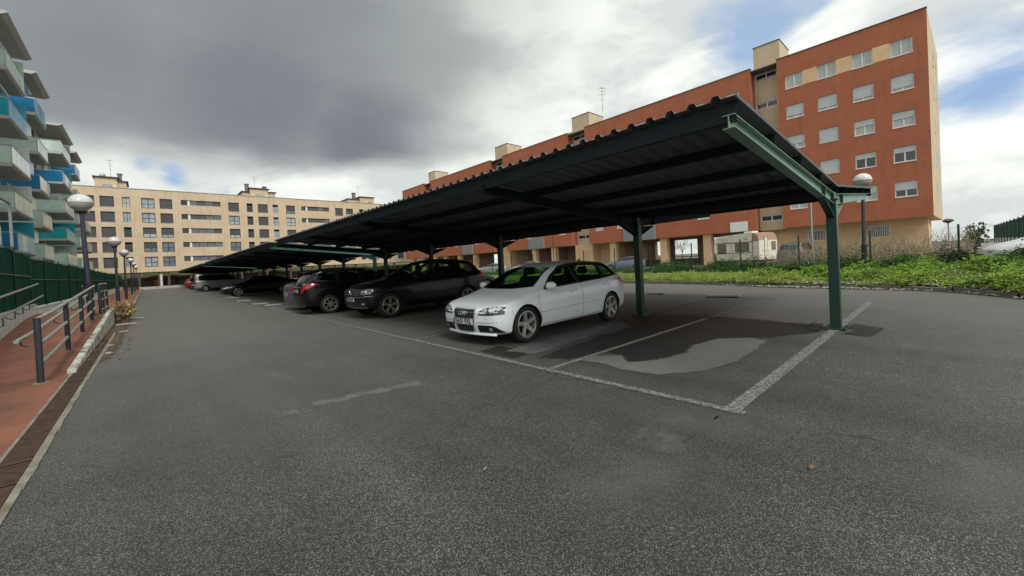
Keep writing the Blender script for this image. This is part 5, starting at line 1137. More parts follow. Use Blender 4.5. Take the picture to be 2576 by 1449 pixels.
# the dark SUV
suv = Car(dict(SUV, fplate=(.565, '7402 KMD'), style=(5, (.011, .016), .3, 'Y')), P_navy, 'black sport utility car with chrome grille bars facing the lane beside the white hatchback', 'car', (4.28, 11.66, 0), rad(1), 'cars under the carports', sx=1.0)
g = suv.patch('grille', [(-.52, .66), (.52, .66), (.56, .80), (.50, .85), (-.50, .85), (-.56, .80)], 'F', M_grille, .006)
for z in (.70, .755, .81): suv.seam([(-.50, z), (.50, z)], 'F', M_chrome, .010, 'chrome_bar', .012, g)
b = MB(); p, _ = suv.hit('F', 0, .76); b.tube([(p.x-.03, .062*math.cos(a), .76+.062*math.sin(a)) for a in np.linspace(0, 2*math.pi, 19)], .008, 6, cap=False); b.tube([(p.x-.03, -.035, .80), (p.x-.03, -.014, .72), (p.x-.03, 0, .765), (p.x-.03, .014, .72), (p.x-.03, .035, .80)], .006, 5); b.tube([(p.x-.03, -.018, .815), (p.x-.03, 0, .775), (p.x-.03, .018, .815)], .006, 5); b.build('badge', M_chrome, suv.t, world=False)
for sg in (1, -1):
    h = suv.patch('headlight', [(sg*y, z) for y, z in [(.54, .71), (.53, .80), (.60, .845), (.84, .87), (.895, .84), (.85, .74), (.70, .70)]], 'F', MATS['headlamp_housing'], .006, round_=.02, cell=.035)
    suv.seam([(sg*.55, .715), (sg*.72, .71), (sg*.84, .75), (sg*.88, .84)], 'F', M_chrome, .010, 'lamp_trim', .008, h)
    for yy in (.62, .73): suv.patch('lamp_reflector', [(sg*(yy+.04*math.cos(a)), .785+.03*math.sin(a)) for a in np.linspace(0, 2*math.pi, 13)[:-1]], 'F', M_lensb, .010, parent=h)
    f = suv.patch('fog_intake', [(sg*y, z) for y, z in [(.52, .40), (.52, .52), (.78, .55), (.80, .44)]], 'F', M_black, .005)
    suv.patch('fog_lamp', [(sg*y, z) for y, z in [(.56, .42), (.56, .47), (.70, .475), (.70, .43)]], 'F', M_lensb, .009, parent=f)
    suv.seam([(sg*.02, .635), (sg*.5, .64), (sg*.86, .66)], 'F', M_chrome, .007, 'chrome_strip', .006)
suv.seam([(-.72, .345), (0, .33), (.72, .345)], 'F', M_chrome, .012, 'chrome_strip', .008)
taillights(suv, [(.52, .98), (.52, 1.08), (.84, 1.12), (.86, .98)])
# the black estate, tail towards the lane
est = Car(dict(ESTATE, rplate=(.80, '3180 GHV')), P_black, 'black estate car with large red tail lamps beside the black sport utility car', 'car', (8.26, 15.02, 0), rad(181), 'cars under the carports', sx=1.02)
taillights(est, [(.46, .70), (.56, .70), (.66, .80), (.80, .90), (.875, 1.035), (.80, 1.03), (.64, .99), (.50, .90)], extra=[(.60, .99), (.72, 1.035), (.52, 1.04), (.50, .99)])
est.seam([(-.84, .62), (0, .60), (.84, .62)], 'R'); est.seam([(-.70, .56), (-.62, .98), (-.64, 1.04)], 'R'); est.seam([(.70, .56), (.62, .98), (.64, 1.04)], 'R')
est.patch('plate_recess', [(-.34, .71), (.34, .71), (.38, .90), (-.38, .90)], 'R', M_under, .003); est.seam([(-.42, .93), (.42, .93)], 'R', M_chrome, .010, 'chrome_strip', .008)
b = MB(); p, _ = est.hit('R', 0, 1.0); b.tube([(p.x+.012, .03*math.cos(a), .995+.035*math.sin(a)) for a in np.linspace(0, 2*math.pi, 13)], .007, 5, cap=False); b.build('badge', M_chrome, est.t, world=False)
p, _ = est.hit('T', 4.02, 0); b = MB(); b.prism([(p.x-.14, -.50, p.z-.02), (p.x+.16, -.46, p.z-.03), (p.x+.17, -.46, p.z-.005), (p.x-.12, -.50, p.z+.015)], (0, .96, 0)); b.build('roof_spoiler', P_black, est.t, world=False)
p, _ = est.hit('R', .05, 1.06); b = MB(); b.tube([(p.x+.02, .0, 1.05), (p.x-.02, .34, 1.11)], .011, 6); b.build('rear_wiper', M_black, est.t, world=False)
# the rest under the carports
def simple_front(car, zs=.0, w_=.5, lens=M_lensb):
    g = car.patch('grille', [(-w_*.8, .50+zs), (w_*.8, .50+zs), (w_*.9, .62+zs), (-w_*.9, .62+zs)], 'F', M_grille, .006, cell=.1)
    car.seam([(-w_*.85, .63+zs), (w_*.85, .63+zs)], 'F', M_chrome, .009, 'chrome_strip', .006, g)
    for sg in (1, -1): car.patch('headlight', [(sg*y, z+zs) for y, z in [(w_*.95, .55), (w_*.95, .62), (.78, .70), (.84, .64), (.74, .56)]], 'F', lens, .006, cell=.06)
    car.patch('lower_grille', [(-.45, .25), (.45, .25), (.5, .36), (-.5, .36)], 'F', M_black, .004, cell=.1)
sil = Car(dict(SALOON, rplate=(.62, '9265 BNT')), P_bluesil, 'blue silver saloon parked tail out, half hidden behind the black estate', 'car', (8.45, 17.1, 0), rad(180), 'cars under the carports', detail=1)
taillights(sil, [(.42, .74), (.60, .74), (.80, .84), (.82, .95), (.5, .92)]); sil.seam([(-.72, .70), (.72, .70)], 'R', M_chrome, .008, 'chrome_strip', .006)
blk = Car(dict(SALOON), P_black, 'black saloon facing the lane alone beneath the second carport', 'car', (3.7, 34.0, 0), 0, 'cars under the carports', detail=1, sx=1.05); simple_front(blk)
van = Car(dict(VAN), P_brown, 'silver grey van parked tail out beneath the farthest carport', 'van', (8.3, 53.0, 0), rad(180), 'cars under the carports', detail=1)
taillights(van, [(.80, .74), (.80, 1.0), (.90, 1.0), (.91, .74)])
wc = Car(dict(HATCH), P_silver, 'small pale car facing the lane just beyond the silver grey van', 'car', (3.9, 58, 0), 0, 'cars under the carports', detail=1); simple_front(wc)
dc = Car(dict(HATCH), P_black, 'small black car facing the lane, second beyond the silver grey van', 'car', (3.9, 62.3, 0), 0, 'cars under the carports', detail=1); simple_front(dc)
rc = Car(dict(ESTATE), P_red, 'dark red car parked tail out, farthest in the row under the carports', 'car', (8.1, 67.5, 0), rad(180), 'cars under the carports', detail=1)
taillights(rc, [(.60, .80), (.62, 1.0), (.84, 1.02), (.86, .80)])
lab2 = ['dark car in the shade of the carport rear bays behind the black estate', 'dark hatchback in the rear bays, seen over the black estate roof', 'dark car in the shade behind the black saloon']
def car_copy(src, label, loc, rz, group): o = copy_tree(src.t); o.location = loc; o.rotation_euler.z = rz; o['label'] = label; o['group'] = group; return o
car_copy(blk, lab2[0], (13.2, 16.2, 0), rad(180), 'cars under the carports'); car_copy(dc, lab2[1], (13.2, 22.4, 0), rad(180), 'cars under the carports'); car_copy(blk, lab2[2], (13.3, 34, 0), rad(180), 'cars under the carports')

# cars on the road in front of the red flats
grp = 'cars on the road beyond the verge'
bw = Car(dict(SALOON), P_silver, 'pale silver saloon on the far road, seen left of a carport post', 'car', (31.4, 41.4, 0), rad(-62), grp, detail=1); simple_front(bw)
car_copy(wc, 'grey hatchback on the far road over the white hatchback bonnet', (33.0, 36.6, 0), rad(-62), grp)
bgc = Car(dict(HATCH), P_bluegrey, 'blue grey hatchback parked in front of the ochre pillars left of the caravan', 'car', (36.4, 25.2, 0), rad(-66), grp, detail=1); simple_front(bgc)
MPV = dict(ESTATE); MPV['TOP'] = [(x, z*1.10 if z > 1.05 else z) for x, z in ESTATE['TOP']]; MPV['dlo'] = [(x, z*1.07) for x, z in ESTATE['dlo']]; MPV['rs'] = [(y, z*1.07) for y, z in ESTATE['rs']]; MPV['ws'] = [(y, z*1.07) for y, z in ESTATE['ws']]
mpv = Car(MPV, P_grey, 'dark grey people carrier seen from behind through the dry weeds right of the caravan', 'car', (37.6, 7.3, .15), rad(176), grp, detail=1); taillights(mpv, [(.66, .80), (.66, 1.05), (.84, 1.08), (.86, .80)])
wv = Car(dict(ESTATE), mat('plain_white_paint', (.62, .64, .66), .4), 'white estate car behind the weeds at the right edge of the picture', 'car', (27.2, -.9, .25), rad(-78), grp, detail=1); taillights(wv, [(.66, .80), (.66, 1.0), (.84, 1.02), (.86, .80)])

# ------------------------------------------------------------------ caravan
cv = thing('caravan', (38.0, 10.8, .12), 'cream touring caravan with brown corner panel parked before the ochre wall', 'caravan', rz=rad(-23))
M_cv = mat('cream_caravan_panel', (.76, .73, .60), .5, var=.08, vs=1, dirt=((.34, .33, .24), 1.6, .55, .8)); M_cvw = mat('brown_acrylic_window', (.20, .165, .12), .15, var=.3, vs=3)
M_cvb = mat('brown_caravan_panel', (.36, .22, .16), .5)
LC = 4.5; WC = 2.1
prof = [(0.02, .45), (0, 1.3), (.0, 2.15), (.14, 2.55), (.4, 2.74), (1.0, 2.80), (LC-.7, 2.70), (LC-.15, 2.55), (LC-.02, 2.1), (LC, 1.4), (LC-.1, .45)]
b = MB(); b.prism([(0, y, z) for y, z in prof], (WC, 0, 0)); b.build('body', M_cv, cv, world=False)
b = MB()
for z0, z1 in ((1.98, 2.03), (1.06, 1.10)): b.box(-.02, -.003, .62, LC-.1, z0, z1)
b.box(-.02, -.003, .585, .62, .5, 2.75); b.build('trim_strip', M_black, cv, world=False)
for (y0, y1, z0, z1) in ((1.0, 2.3, 1.22, 1.90), (3.35, 4.2, 1.15, 1.90)):
    b = MB(); b.box(-.025, -.004, y0-.04, y1+.04, z0-.04, z1+.04); f = b.build('window', M_black, cv, world=False); b = MB(); b.box(-.032, -.026, y0, y1, z0, z1); b.build('pane', M_cvw, f, world=False)
# near end: door strip, window and brown top (faces the camera's right)
b = MB(); b.box(.62, .92, -.03, -.002, .5, 2.3); b.build('door', M_cv, cv, world=False); b = MB(); b.box(.60, .62, -.034, -.004, .5, 2.35); b.box(.925, .945, -.034, -.004, .5, 2.35); b.build('trim_strip', M_black, cv, world=False)
b = MB(); b.box(1.45, 1.9, -.03, -.004, 1.25, 1.95); f = b.build('window', M_black, cv, world=False); b = MB(); b.box(1.49, 1.86, -.036, -.031, 1.29, 1.91); b.build('pane', M_cvw, f, world=False)
b = MB(); b.prism([(.01, -.012, 2.12), (.01, .120, 2.56), (.01, .39, 2.757), (.01, .39, 2.70), (.01, .2, 2.5), (.01, .06, 2.12)], (WC-.02, 0, 0)); b.build('brown_corner_panel', M_cvb, cv, world=False)
b = MB(); b.prism([(-.006, .02, 2.03), (-.006, .02, 2.15), (-.006, .15, 2.53), (-.006, .42, 2.72), (-.006, .58, 2.74), (-.006, .58, 2.03)], (.004, 0, 0)); b.build('brown_corner_panel', M_cvb, cv, world=False)
b = MB(); b.box(.6, 1.3, 1.1, 1.9, 2.78, 2.95); b.build('roof_vent', M_cv, cv, world=False)
b = MB(); b.lathe([(.15, 0), (.30, 0), (.31, .03), (.31, .17), (.15, .2)], (.02, 2.3, .20), 'X', 20); b.build('wheel', M_tyre, cv, world=False)
b = MB(); b.box(.1, WC-.1, .3, LC-.3, .28, .45); b.build('chassis', M_under, cv, world=False)
b = MB()
for sg in (1, -1): b.tube([(-.012, 3.55+sg*.0, 2.30), (-.012, 3.55+sg*.18, 2.42), (-.012, 3.55+sg*.42, 2.38)], .016, 4)
b.build('bird_emblem', M_cvb, cv, world=False)
b = MB(); b.box(-.01, -.003, 3.1, 3.7, 2.09, 2.15); b.box(-.01, -.003, 1.1, 1.45, 2.22, 2.34); b.build('decal', mat('faded_decal', (.38, .33, .38), .6, var=.4, vs=9), cv, world=False)

# ------------------------------------------------------------------ verge
def vh(x, y):
    """ground height of the weedy verge"""
    kx = float(np.interp(y, [p[1] for p in KE], [p[0] for p in KE])); d = x-kx
    if d < 0: return 0
    h = .12+.22*min(d/3, 1)
    if y < 1.5: h += min((1.5-y)*.05, .16)*min(d/2, 1)
    return h*min(d/.12, 1) if d < .12 else h
b = MB(); ys = np.concatenate([np.linspace(-8, 14, 45), np.linspace(15, 92, 40)]); ks = [0, .12, .6, 1.4, 2.4, 3.4, 4.5, 7, 10, 16]
kx = [float(np.interp(y, [p[1] for p in KE], [p[0] for p in KE])) for y in ys]
for i in range(len(ys)-1):
    for k in range(len(ks)-1):
        def pt(a, c_): x = kx[a]+.11+ks[c_]; z = vh(x, ys[a])+.012*math.sin(x*7+ys[a]*5); f_ = max(0, 1-max(0, ks[c_]-4.5)/5) ; return (x, ys[a], z*f_+.03*(1-f_) if ks[c_] > 4.5 else z)
        b.poly([pt(i, k), pt(i+1, k), pt(i+1, k+1), pt(i, k+1)])
tag(b.build('verge', M_grass_soil, smooth=True), kind='structure')
b = MB(); y = -7.0
while y < 91:
    x0 = float(np.interp(y, [p[1] for p in KE], [p[0] for p in KE])); x1 = float(np.interp(y+.98, [p[1] for p in KE], [p[0] for p in KE])); j = random.uniform(-.015, .015); h = .13+random.uniform(-.012, .012)
    b.prism([(x0+j, y, -.03), (x0+j+.012, y, h-.012), (x0+j+.03, y, h), (x0+j+.13, y, h), (x0+j+.13, y, -.03)], (x1-x0, .97, 0)); y += 1.0
tag(b.build('kerb', mat('mossy_kerb_stone', (.17, .165, .14), .9, var=.3, vs=3, dirt=((.07, .075, .035), 3, .48, .66), bump=.3)), kind='structure')
sheet('path', [(20.3, -8), (21.2, -8), (21.2, 91), (20.3, 91)], .375, M_conc)
# leaves scattered over an area: each plant is a whorl of bent leaf blades
def leaves(name, m, n, area, size, hgt, label, seed, tilt=.6, clump=2., lean=0, wd=.5, keep=None, cat='weeds'):
    r = np.random.RandomState(seed); V = []; F = []
    x0, x1, y0, y1 = area; cnt = 0
    ph = r.rand(6)*6
    while cnt < n:
        x = x0+(x1-x0)*r.rand(); y = y0+(y1-y0)*r.rand()**(1.6 if y1 > 30 else 1)
        kx_ = float(np.interp(y, [p[1] for p in KE], [p[0] for p in KE])); xx = x+kx_ if lean == 0 else x
        dens = .5+.5*math.sin(xx*clump+ph[0]+math.sin(y*1.3+ph[1]))*math.sin(y*clump*.9+ph[2])
        if r.rand() > .35+.65*dens: continue
        if keep and not keep(xx, y): continue
        cnt += 1; base = vh(xx, y); hh = hgt*(.25+.95*dens*dens)*(.5+.8*r.rand())*min(1, .35+.5*max(xx-kx_, 0)); hh *= 1.7 if r.rand() < .06 else 1; nl = 5
        for k in range(nl):
            a = r.rand()*2*math.pi; s_ = size*(.6+.8*r.rand()); z = base+hh*(.25+.75*r.rand()); t_ = tilt*(r.rand()-.25)
            cx1, cy1 = xx+hh*.35*(r.rand()-.5)*2, y+hh*.35*(r.rand()-.5)*2
            d = np.array([math.cos(a), math.sin(a), t_]); q = np.array([-math.sin(a), math.cos(a), .25*(r.rand()-.5)])
            p0 = np.array([cx1, cy1, z]); mid_ = p0+d*s_*.5+np.array([0, 0, .12*s_]); tip = p0+d*s_-np.array([0, 0, .22*s_])
            i = len(V); V += [p0, mid_+q*s_*wd*.5, tip, mid_-q*s_*wd*.5]; F.append((i, i+1, i+2)); F.append((i, i+2, i+3))
    me = bpy.data.meshes.new(name); me.from_pydata([tuple(v) for v in V], [], F); me.materials.append(m); o = bpy.data.objects.new(name, me); COL.objects.link(o); return tag(o, label, cat, kind='stuff')
def leafmat(name, c1, c2, sc=1.2):
    m = mat(name, c1, .55, var=.35, vs=sc, dirt=(c2, sc*1.7, .42, .62)); b = m.node_tree.nodes['Principled BSDF']; b.inputs['Subsurface Weight'].default_value = 0
    t = m.node_tree; tr = t.nodes.new('ShaderNodeBsdfTranslucent'); ms = t.nodes.new('ShaderNodeMixShader'); ms.inputs[0].default_value = .3; o = [n for n in t.nodes if n.type == 'OUTPUT_MATERIAL'][0]
    lk = b.inputs['Base Color'].links[0].from_socket; t.links.new(lk, tr.inputs[0]); t.links.new(b.outputs[0], ms.inputs[1]); t.links.new(tr.outputs[0], ms.inputs[2]); t.links.new(ms.outputs[0], o.inputs[0]); return m
L1 = leafmat('bright_weed_leaf', (.38, .52, .10), (.12, .24, .045), 1.6); L2 = leafmat('deep_weed_leaf', (.085, .19, .04), (.04, .11, .028), 1.5); L4 = leafmat('pale_withered_leaf', (.36, .37, .21), (.20, .24, .09), 2.5); L3 = leafmat('yellow_green_leaf', (.50, .56, .16), (.24, .36, .07), 2.2)
M_dry = mat('dry_stalk', (.29, .235, .16), .9, var=.35, vs=4); M_olive = leafmat('olive_shrub_leaf', (.06, .085, .03), (.045, .05, .025), 1.2)
leaves('weeds', L1, 15000, (.15, 3.3, -7, 5.8), .105, .34, 'bright green leafy weeds filling the verge behind the kerb', 1, keep=lambda x, y: not (20.0 < x < 21.3 and y > 2.2) and (y < 3.5 or x < 19.6), clump=2.6)
leaves('weeds', L3, 4200, (.08, .9, -6, 9), .10, .30, 'yellowish weeds spilling over the kerb edge', 2)
leaves('grass', L3, 7500, (.15, 2.0, 4.5, 50), .13, .13, 'short bright grass strip between the kerb and the path', 3, wd=.14, tilt=2.5, cat='grass')
leaves('weeds', L2, 6500, (3.4, 5.6, -7, 12), .13, .52, 'darker green weeds along the foot of the wire fence', 4)
leaves('grass', L2, 6500, (3.0, 5.0, 6, 50), .14, .16, 'dark grass along the far part of the wire fence', 5, wd=.16, tilt=2.5, cat='grass')
leaves('withered_plants', L4, 1500, (.10, 1.1, -5, 6), .09, .34, 'pale withered plants mixed in the weeds behind the kerb', 14, tilt=1.2)
leaves('shrub_mass', M_olive, 5200, (3.6, 6.2, -5.5, .4), .12, .42, 'dark olive scrub rising behind the fence at the right edge', 6, tilt=1.0, cat='shrubs')
# dry stalks: thin branching stems
def stalks(name, n, area, h, label, seed, x_is_abs=True):
    r = np.random.RandomState(seed); b = MB()
    for i in range(n):
        x = area[0]+(area[1]-area[0])*r.rand(); y = area[2]+(area[3]-area[2])*r.rand(); z = vh(x, y) if x < 25 else .05; hh = h*(.55+.6*r.rand()); lx, ly = (r.rand(2)-.5)*.35*hh
        p0 = Vector((x, y, z)); p1 = Vector((x+lx*.5, y+ly*.5, z+hh*.55)); p2 = Vector((x+lx, y+ly, z+hh)); b.tube([p0, p1, p2], .007, 3, cap=False, r1=.003)
        for k in range(5):
            t_ = .35+.6*r.rand(); q = p0+(p2-p0)*t_; a = r.rand()*6.28; l_ = hh*(.12+.2*r.rand()); e = q+Vector((math.cos(a)*l_*.7, math.sin(a)*l_*.7, l_)); b.tube([q, e], .004, 3, cap=False, r1=.002)
            e2 = e+Vector((r.rand()-.5, r.rand()-.5, .5))*.12; b.poly([e, e2, e+Vector((.015, .015, .03))])
    return tag(b.build(name, M_dry), label, 'dry weeds', kind='stuff')
stalks('dry_weeds', 470, (21.3, 24.0, -.6, 5.5), 1.1, 'tall dry brown stalks standing along the wire fence below the red flats', 8)
stalks('dry_weeds', 90, (21.3, 23.2, 5.0, 7.4), .65, 'dry brown stalks in front of the caravan', 9)
stalks('dry_weeds', 220, (30, 34, -1.0, 4), 1.0, 'paler dry stalks beyond the wire fence at the right', 10)
# withered debris on the kerb
r = np.random.RandomState(5); b = MB()
for i in range(900):
    y = r.choice([r.uniform(-3.5, 1.6), r.uniform(1.6, 6.5), r.uniform(2.0, 4.6)]); x = float(np.interp(y, [p[1] for p in KE], [p[0] for p in KE]))+r.uniform(-.18, .28); z = .03 if x < float(np.interp(y, [p[1] for p in KE], [p[0] for p in KE])) else .15+.05*r.rand()
    a = r.rand()*6.28; l_ = r.uniform(.05, .16); b.tube([(x, y, z), (x+math.cos(a)*l_*.5, y+math.sin(a)*l_*.5, z+r.uniform(.0, .05)), (x+math.cos(a)*l_, y+math.sin(a)*l_, z+r.uniform(-.02, .03))], .010, 3, cap=False)
tag(b.build('dead_weeds', mat('bleached_stem', (.42, .40, .31), .9, var=.3, vs=8)), 'bleached dead stems lying along the kerb edge', 'dead weeds', kind='stuff')
# wire fence with real crossing wires
wf = thing('wire_fence', (21.5, 0, .3), 'chain link fence on slim dark posts along the weedy verge', 'fence')
FXF = 21.5
for y in np.concatenate([np.arange(-7.35, 14, 2.38)+0.0, np.arange(14+.07, 60, 2.38)]):
    b = MB(); yy = y-.0; b.tube([(FXF, yy, .2), (FXF, yy, 1.93)], .032, 8); b.lathe([(.034, 0), (.034, .02), (0, .03)], (FXF, yy, 1.93), 'Z', 8); b.build('post', M_carport, wf)
b = MB(); st = .085
for y in np.arange(-7.3-1.5, 36, st):
    for s in (1, -1):
        z0, z1 = .35, 1.84; a, c_ = (y, y+(z1-z0)*.8) if s > 0 else (y+(z1-z0)*.8, y); b.tube([(FXF+.035*s*.2, a, z0), (FXF+.035*s*.2, c_, z1)], .0016, 3, cap=False)
b.build('wire_mesh', mat('wire_grey', (.16, .18, .17), .6, metal=.3), wf)
b = MB(); b.tube([(FXF, -8, 1.845), (FXF, 46, 1.845)], .003, 3); b.build('top_wire', MATS['wire_grey'], wf)
# poles and far things on the right
thin_pole(26.5, 5.0, .1, 3.9, 'slim grey metal pole between the people carrier and the carport end post', .065)
thin_pole(33, 29.3, 0, 6.5, 'slim dark pole on the far road, rising above the white hatchback roof', .05, M_pole)
thin_pole(33, 57.5, 0, 5, 'slim grey pole far along the road, seen between the carport posts', .045)
t = thing('street_lamp', (70, .1, 0), 'small distant mushroom street lamp right of the red flats', 'street lamp')
b = MB(); b.tube([(70, .1, 0), (70, .1, 3.5)], .07, 8); b.build('pole', M_gray_metal, t)
b = MB(); b.lathe([(.08, 3.4), (.45, 3.62), (.5, 3.72), (.3, 3.9), (0, 3.95)], (70, .1, 0), 'Z', 16); b.build('lamp_head', mat('brown_lamp_head', (.12, .09, .07), .6), t)
b = MB(); b.box(58, 58.3, -9, .2, 0, .95); thingmesh(b, 'low_wall', M_white_wall, 'distant low white wall right of the red flats', 'low wall', (58, -4, 0))
gf = thing('court_fence', (100, -6.9, 0), 'dark green sports court fence rising at the right edge of the picture', 'fence')
xs_ = np.linspace(78, 140, 12)
for i, x in enumerate(xs_):
    b = MB(); b.box(x-.1, x+.1, -6.95+.003*(x-78), -6.80+.003*(x-78), 0, 4.3); b.build('post', M_carport, gf)
    if i < 11:
        b = MB(); x1 = xs_[i+1]; b.box(x+.1, x1-.1, -6.9+.003*(x-78), -6.86+.003*(x-78), 2.2 if False else 1.3, 4.1); b.build('screen', M_screen, gf)
# trees: trunk, limbs, leaf-clump crown
def tree(x, y, z0, h, cr, label, seed, m, n=900, bare=False, group=None, cat='tree', name='tree', ls=.22):
    r = np.random.RandomState(seed); t = thing(name, (x, y, z0), label, cat, group); b = MB(); tips = []
    b.tube([(x, y, z0), (x+.05*h*(r.rand()-.5), y+.05*h*(r.rand()-.5), z0+h*.45)], .035*h*.5, 7, r1=.02*h*.5)
    for k in range(11):
        a = k*2.4+r.rand(); s0 = z0+h*(.25+.25*r.rand()); L0 = cr*(.6+.5*r.rand()); e = Vector((x+math.cos(a)*L0*.8, y+math.sin(a)*L0*.8, s0+h*(.2+.38*r.rand()))); m_ = Vector((x+math.cos(a)*L0*.35, y+math.sin(a)*L0*.35, (s0+e.z)/2+.04*h)); b.tube([(x, y, s0), m_, e], .012*h*.5, 5, r1=.004*h*.5); tips += [e, (e+m_)/2, m_]
        if bare:
            for q in range(7): p = m_+(e-m_)*r.rand(); d = Vector(r.rand(3)-.5)+Vector((0, 0, .5)); b.tube([p, p+d*cr*.7], .02, 3, cap=False, r1=.006)
    b.build('trunk', mat('tree_bark', (.09, .07, .05), .9, var=.3, vs=8), t)
    if not bare:
        V = []; F = []
        for i in range(n):
            c_ = tips[r.randint(len(tips))]; o_ = r.randn(3)*cr*.22; p = np.array(c_)+o_; d1 = r.randn(3); d1 /= np.linalg.norm(d1); d2 = np.cross(d1, r.randn(3)); d2 /= np.linalg.norm(d2); s_ = ls*(.5+r.rand()); k = len(V)
            V += [p, p+d1*s_+d2*s_*.4, p+d1*s_*1.7, p+d1*s_-d2*s_*.4]; F.append((k, k+1, k+2, k+3))
        me = bpy.data.meshes.new('crown'); me.from_pydata([tuple(np.array(v)-np.array((x, y, z0))) for v in V], [], F); me.materials.append(m); o = bpy.data.objects.new('crown', me); COL.objects.link(o); o.parent = t
    return t
tree(30, -.82, 0, 2.15, .42, 'small wind-bent tree behind the weeds left of the green court fence', 3, M_olive, 420, ls=.10)
for i, (x, y, h) in enumerate(((78, 38, 4.5), (84, 32, 5.0), (76, 29, 3.6), (90, 41, 5.5), (74, 24.5, 3.2))):
    tree(x, y, 0, h, h*.45, ['bare branching tree far beyond the passage under the red flats, leftmost of the group', 'taller bare tree seen through the passage under the red flats', 'low bare tree seen between the two wide ochre pillars', 'farthest bare tree beyond the passage under the flats', 'smallest bare tree beyond the passage, nearest the caravan'][i], 20+i, M_olive, bare=True, group='bare trees beyond the passage')
b = MB(); b.box(60, 60.12, 13, 48, .9, 1.0); b.box(60, 60.12, 13, 48, .45, .52)
for y in np.arange(13, 48, 1.2): b.box(60.01, 60.1, y, y+.08, 0, .95)
thingmesh(b, 'guard_rail', M_darkframe, 'dark railing on the far side of the passage under the flats', 'railing', (60, 30, 0))
# dry bush at the end of the ramp wall
r = np.random.RandomState(4); t = thing('dry_bush', (-.68, 20.3, 0), 'dry straw coloured bush growing against the end of the ramp wall', 'bush'); b = MB()
for i in range(420):
    a = r.rand()*6.28; rr = r.rand()*.42; h_ = .22+.42*r.rand(); p = Vector((-.66+.15*(r.rand()-.5), 20.3+.9*(r.rand()-.5), 0)); e = p+Vector((math.cos(a)*rr*.55, math.sin(a)*rr*1.4, h_)); b.tube([p, (p+e)/2+Vector((0, 0, .05)), e], .005, 3, cap=False)
b.build('twigs', mat('straw_twigs', (.30, .19, .12), .9, var=.4, vs=5), t)
V = MB()
for i in range(500):
    a = r.rand()*6.28; p = Vector((-.66+.5*(r.rand()-.5), 20.3+1.3*(r.rand()-.5), .18+.45*r.rand())); d = Vector(r.rand(3)-.5)*.12; q = Vector(r.rand(3)-.5)*.08; V.poly([p, p+d+q, p+d*2, p+d-q])
V.build('leaves', mat('withered_leaf', (.36, .28, .13), .8, var=.4, vs=5), t)
# litter and loose slabs
def slab(name, x, y, lx, ly, h, rz, m, label, group, tilt=0.):
    b = MB(); b.prism([(-lx/2, -ly/2, 0), (lx/2, -ly/2*.9, 0), (lx/2*.95, ly/2, 0), (-lx/2*.92, ly/2, 0)], (0, 0, h)); o = b.build(name, m); o.location = (x, y, .02); o.rotation_euler = (0, tilt, rz); return tag(o, label, 'slab', group)
M_sl = mat('pale_slab', (.34, .34, .31), .85, var=.2, vs=4)
slab('loose_slab', 13.1, 4.75, .95, .38, .05, rad(100), M_sl, 'flat pale slab lying flush on the asphalt behind the carport', 'loose slabs on the asphalt', .02)
for i, (x, y, l_, a) in enumerate(((13.35, 6.9, .4, 70), (13.25, 7.2, .35, 110), (13.5, 7.05, .3, 20))): slab('broken_slab', x, y, l_, .10, .04, rad(a), M_sl, ['broken slab stick left of the flat pale slab, rightmost of three', 'broken slab stick behind the carport, leftmost of three', 'broken slab stick behind the carport, middle and farthest of three'][i], 'loose slabs on the asphalt')
WS = [(4.15, 20.7), (3.97, 22.44), (3.90, 26.6), (4.03, 31.2), (3.99, 33.0)]
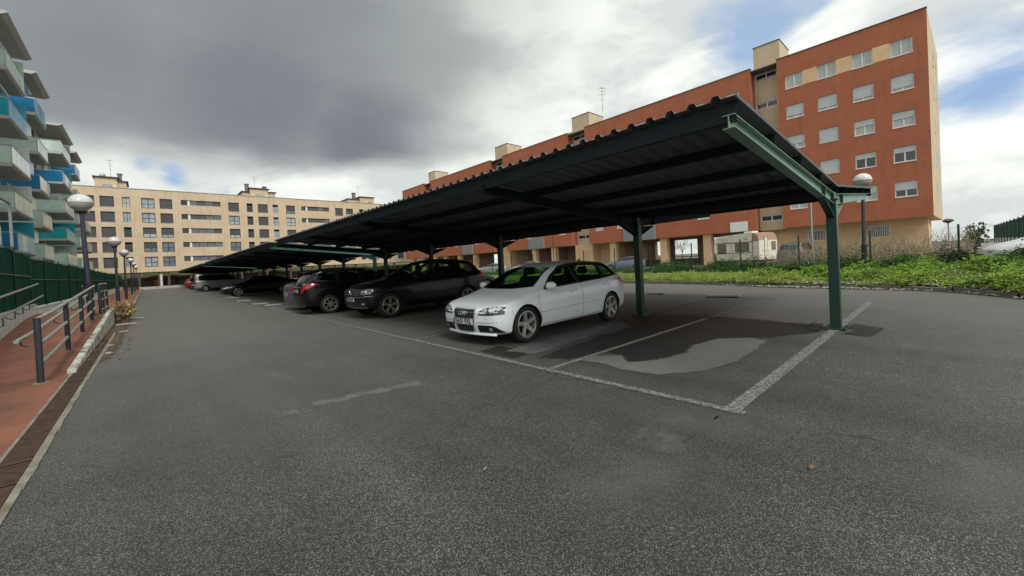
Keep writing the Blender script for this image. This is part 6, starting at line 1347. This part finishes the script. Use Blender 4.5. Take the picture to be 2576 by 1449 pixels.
for i, (x, y) in enumerate(WS): slab('wheel_stop', x, y, .62, .30, .035, rad(7*i-14), M_sl, ['low concrete wheel stop nearest the blue silver saloon', 'low concrete wheel stop, second from the blue silver saloon', 'low concrete wheel stop midway between the blue silver and black saloons', 'low concrete wheel stop, second from the black saloon', 'low concrete wheel stop right beside the black saloon'][i], 'concrete wheel stops')
M_lit = mat('bleached_litter', (.50, .49, .44), .8, var=.2)
for i, (x, y, lx, ly, a, lab) in enumerate(((-.58, 18.3, .50, .10, 14, 'white broken board lying at the foot of the dry bush'), (-.55, 15.6, .22, .04, 40, 'narrow white board piece on the mud strip, nearer than the dry bush'), (-.35, 20.7, .38, .07, -4, 'white board piece on the asphalt just right of the dry bush'), (-.66, 12.5, .13, .05, 60, 'small pale scrap in the mud beside the ramp wall'), (-.62, 11.2, .10, .04, -30, 'small pale scrap lying on the mossy drain edge'))):
    tag(slab('board_scrap', x, y, lx, ly, .02, rad(a), M_lit, lab, 'pale scraps along the ramp wall'), cat='litter')
r = np.random.RandomState(12); b = MB()
for i in range(260):
    y = 10+10*r.rand()**.8; x = -.88+.55*r.rand()**1.5; s_ = .01+.03*r.rand(); a = r.rand()*6.28; b.poly([(x+s_*math.cos(a+k*1.57)*(.6+.6*r.rand()), y+2*s_*math.sin(a+k*1.57), .012+.012*r.rand()) for k in range(4)])
tag(b.build('leaf_litter', mat('leaf_litter', (.16, .11, .07), .9, var=.6, vs=30)), 'dead leaves and grit scattered along the foot of the ramp wall', 'leaf litter', kind='stuff')
for i, (x, y, lab, m) in enumerate(((3.03, .62, 'curled brown leaf lying on the near asphalt at the bottom right', mat('brown_leaf', (.20, .13, .08), .8)), (3.46, 1.52 if False else 1.35, 'dark scrap on the asphalt below the bay corner line', M_black), (1.62, 2.15, 'tiny pale leaf on the asphalt in the lower middle', M_lit))):
    b = MB(); s_ = .026 if i < 2 else .013; b.poly([(-s_, 0, 0), (0, -s_*.6, .008), (s_, 0, .014), (0, s_*.7, .002)]); b.poly([(s_, 0, .014), (s_*1.6, s_*.3, .004), (0, s_*.7, .002)]); o = b.build('fallen_leaf', m); o.location = (x, y, .016); tag(o, lab, 'leaf', 'leaves on the near asphalt')
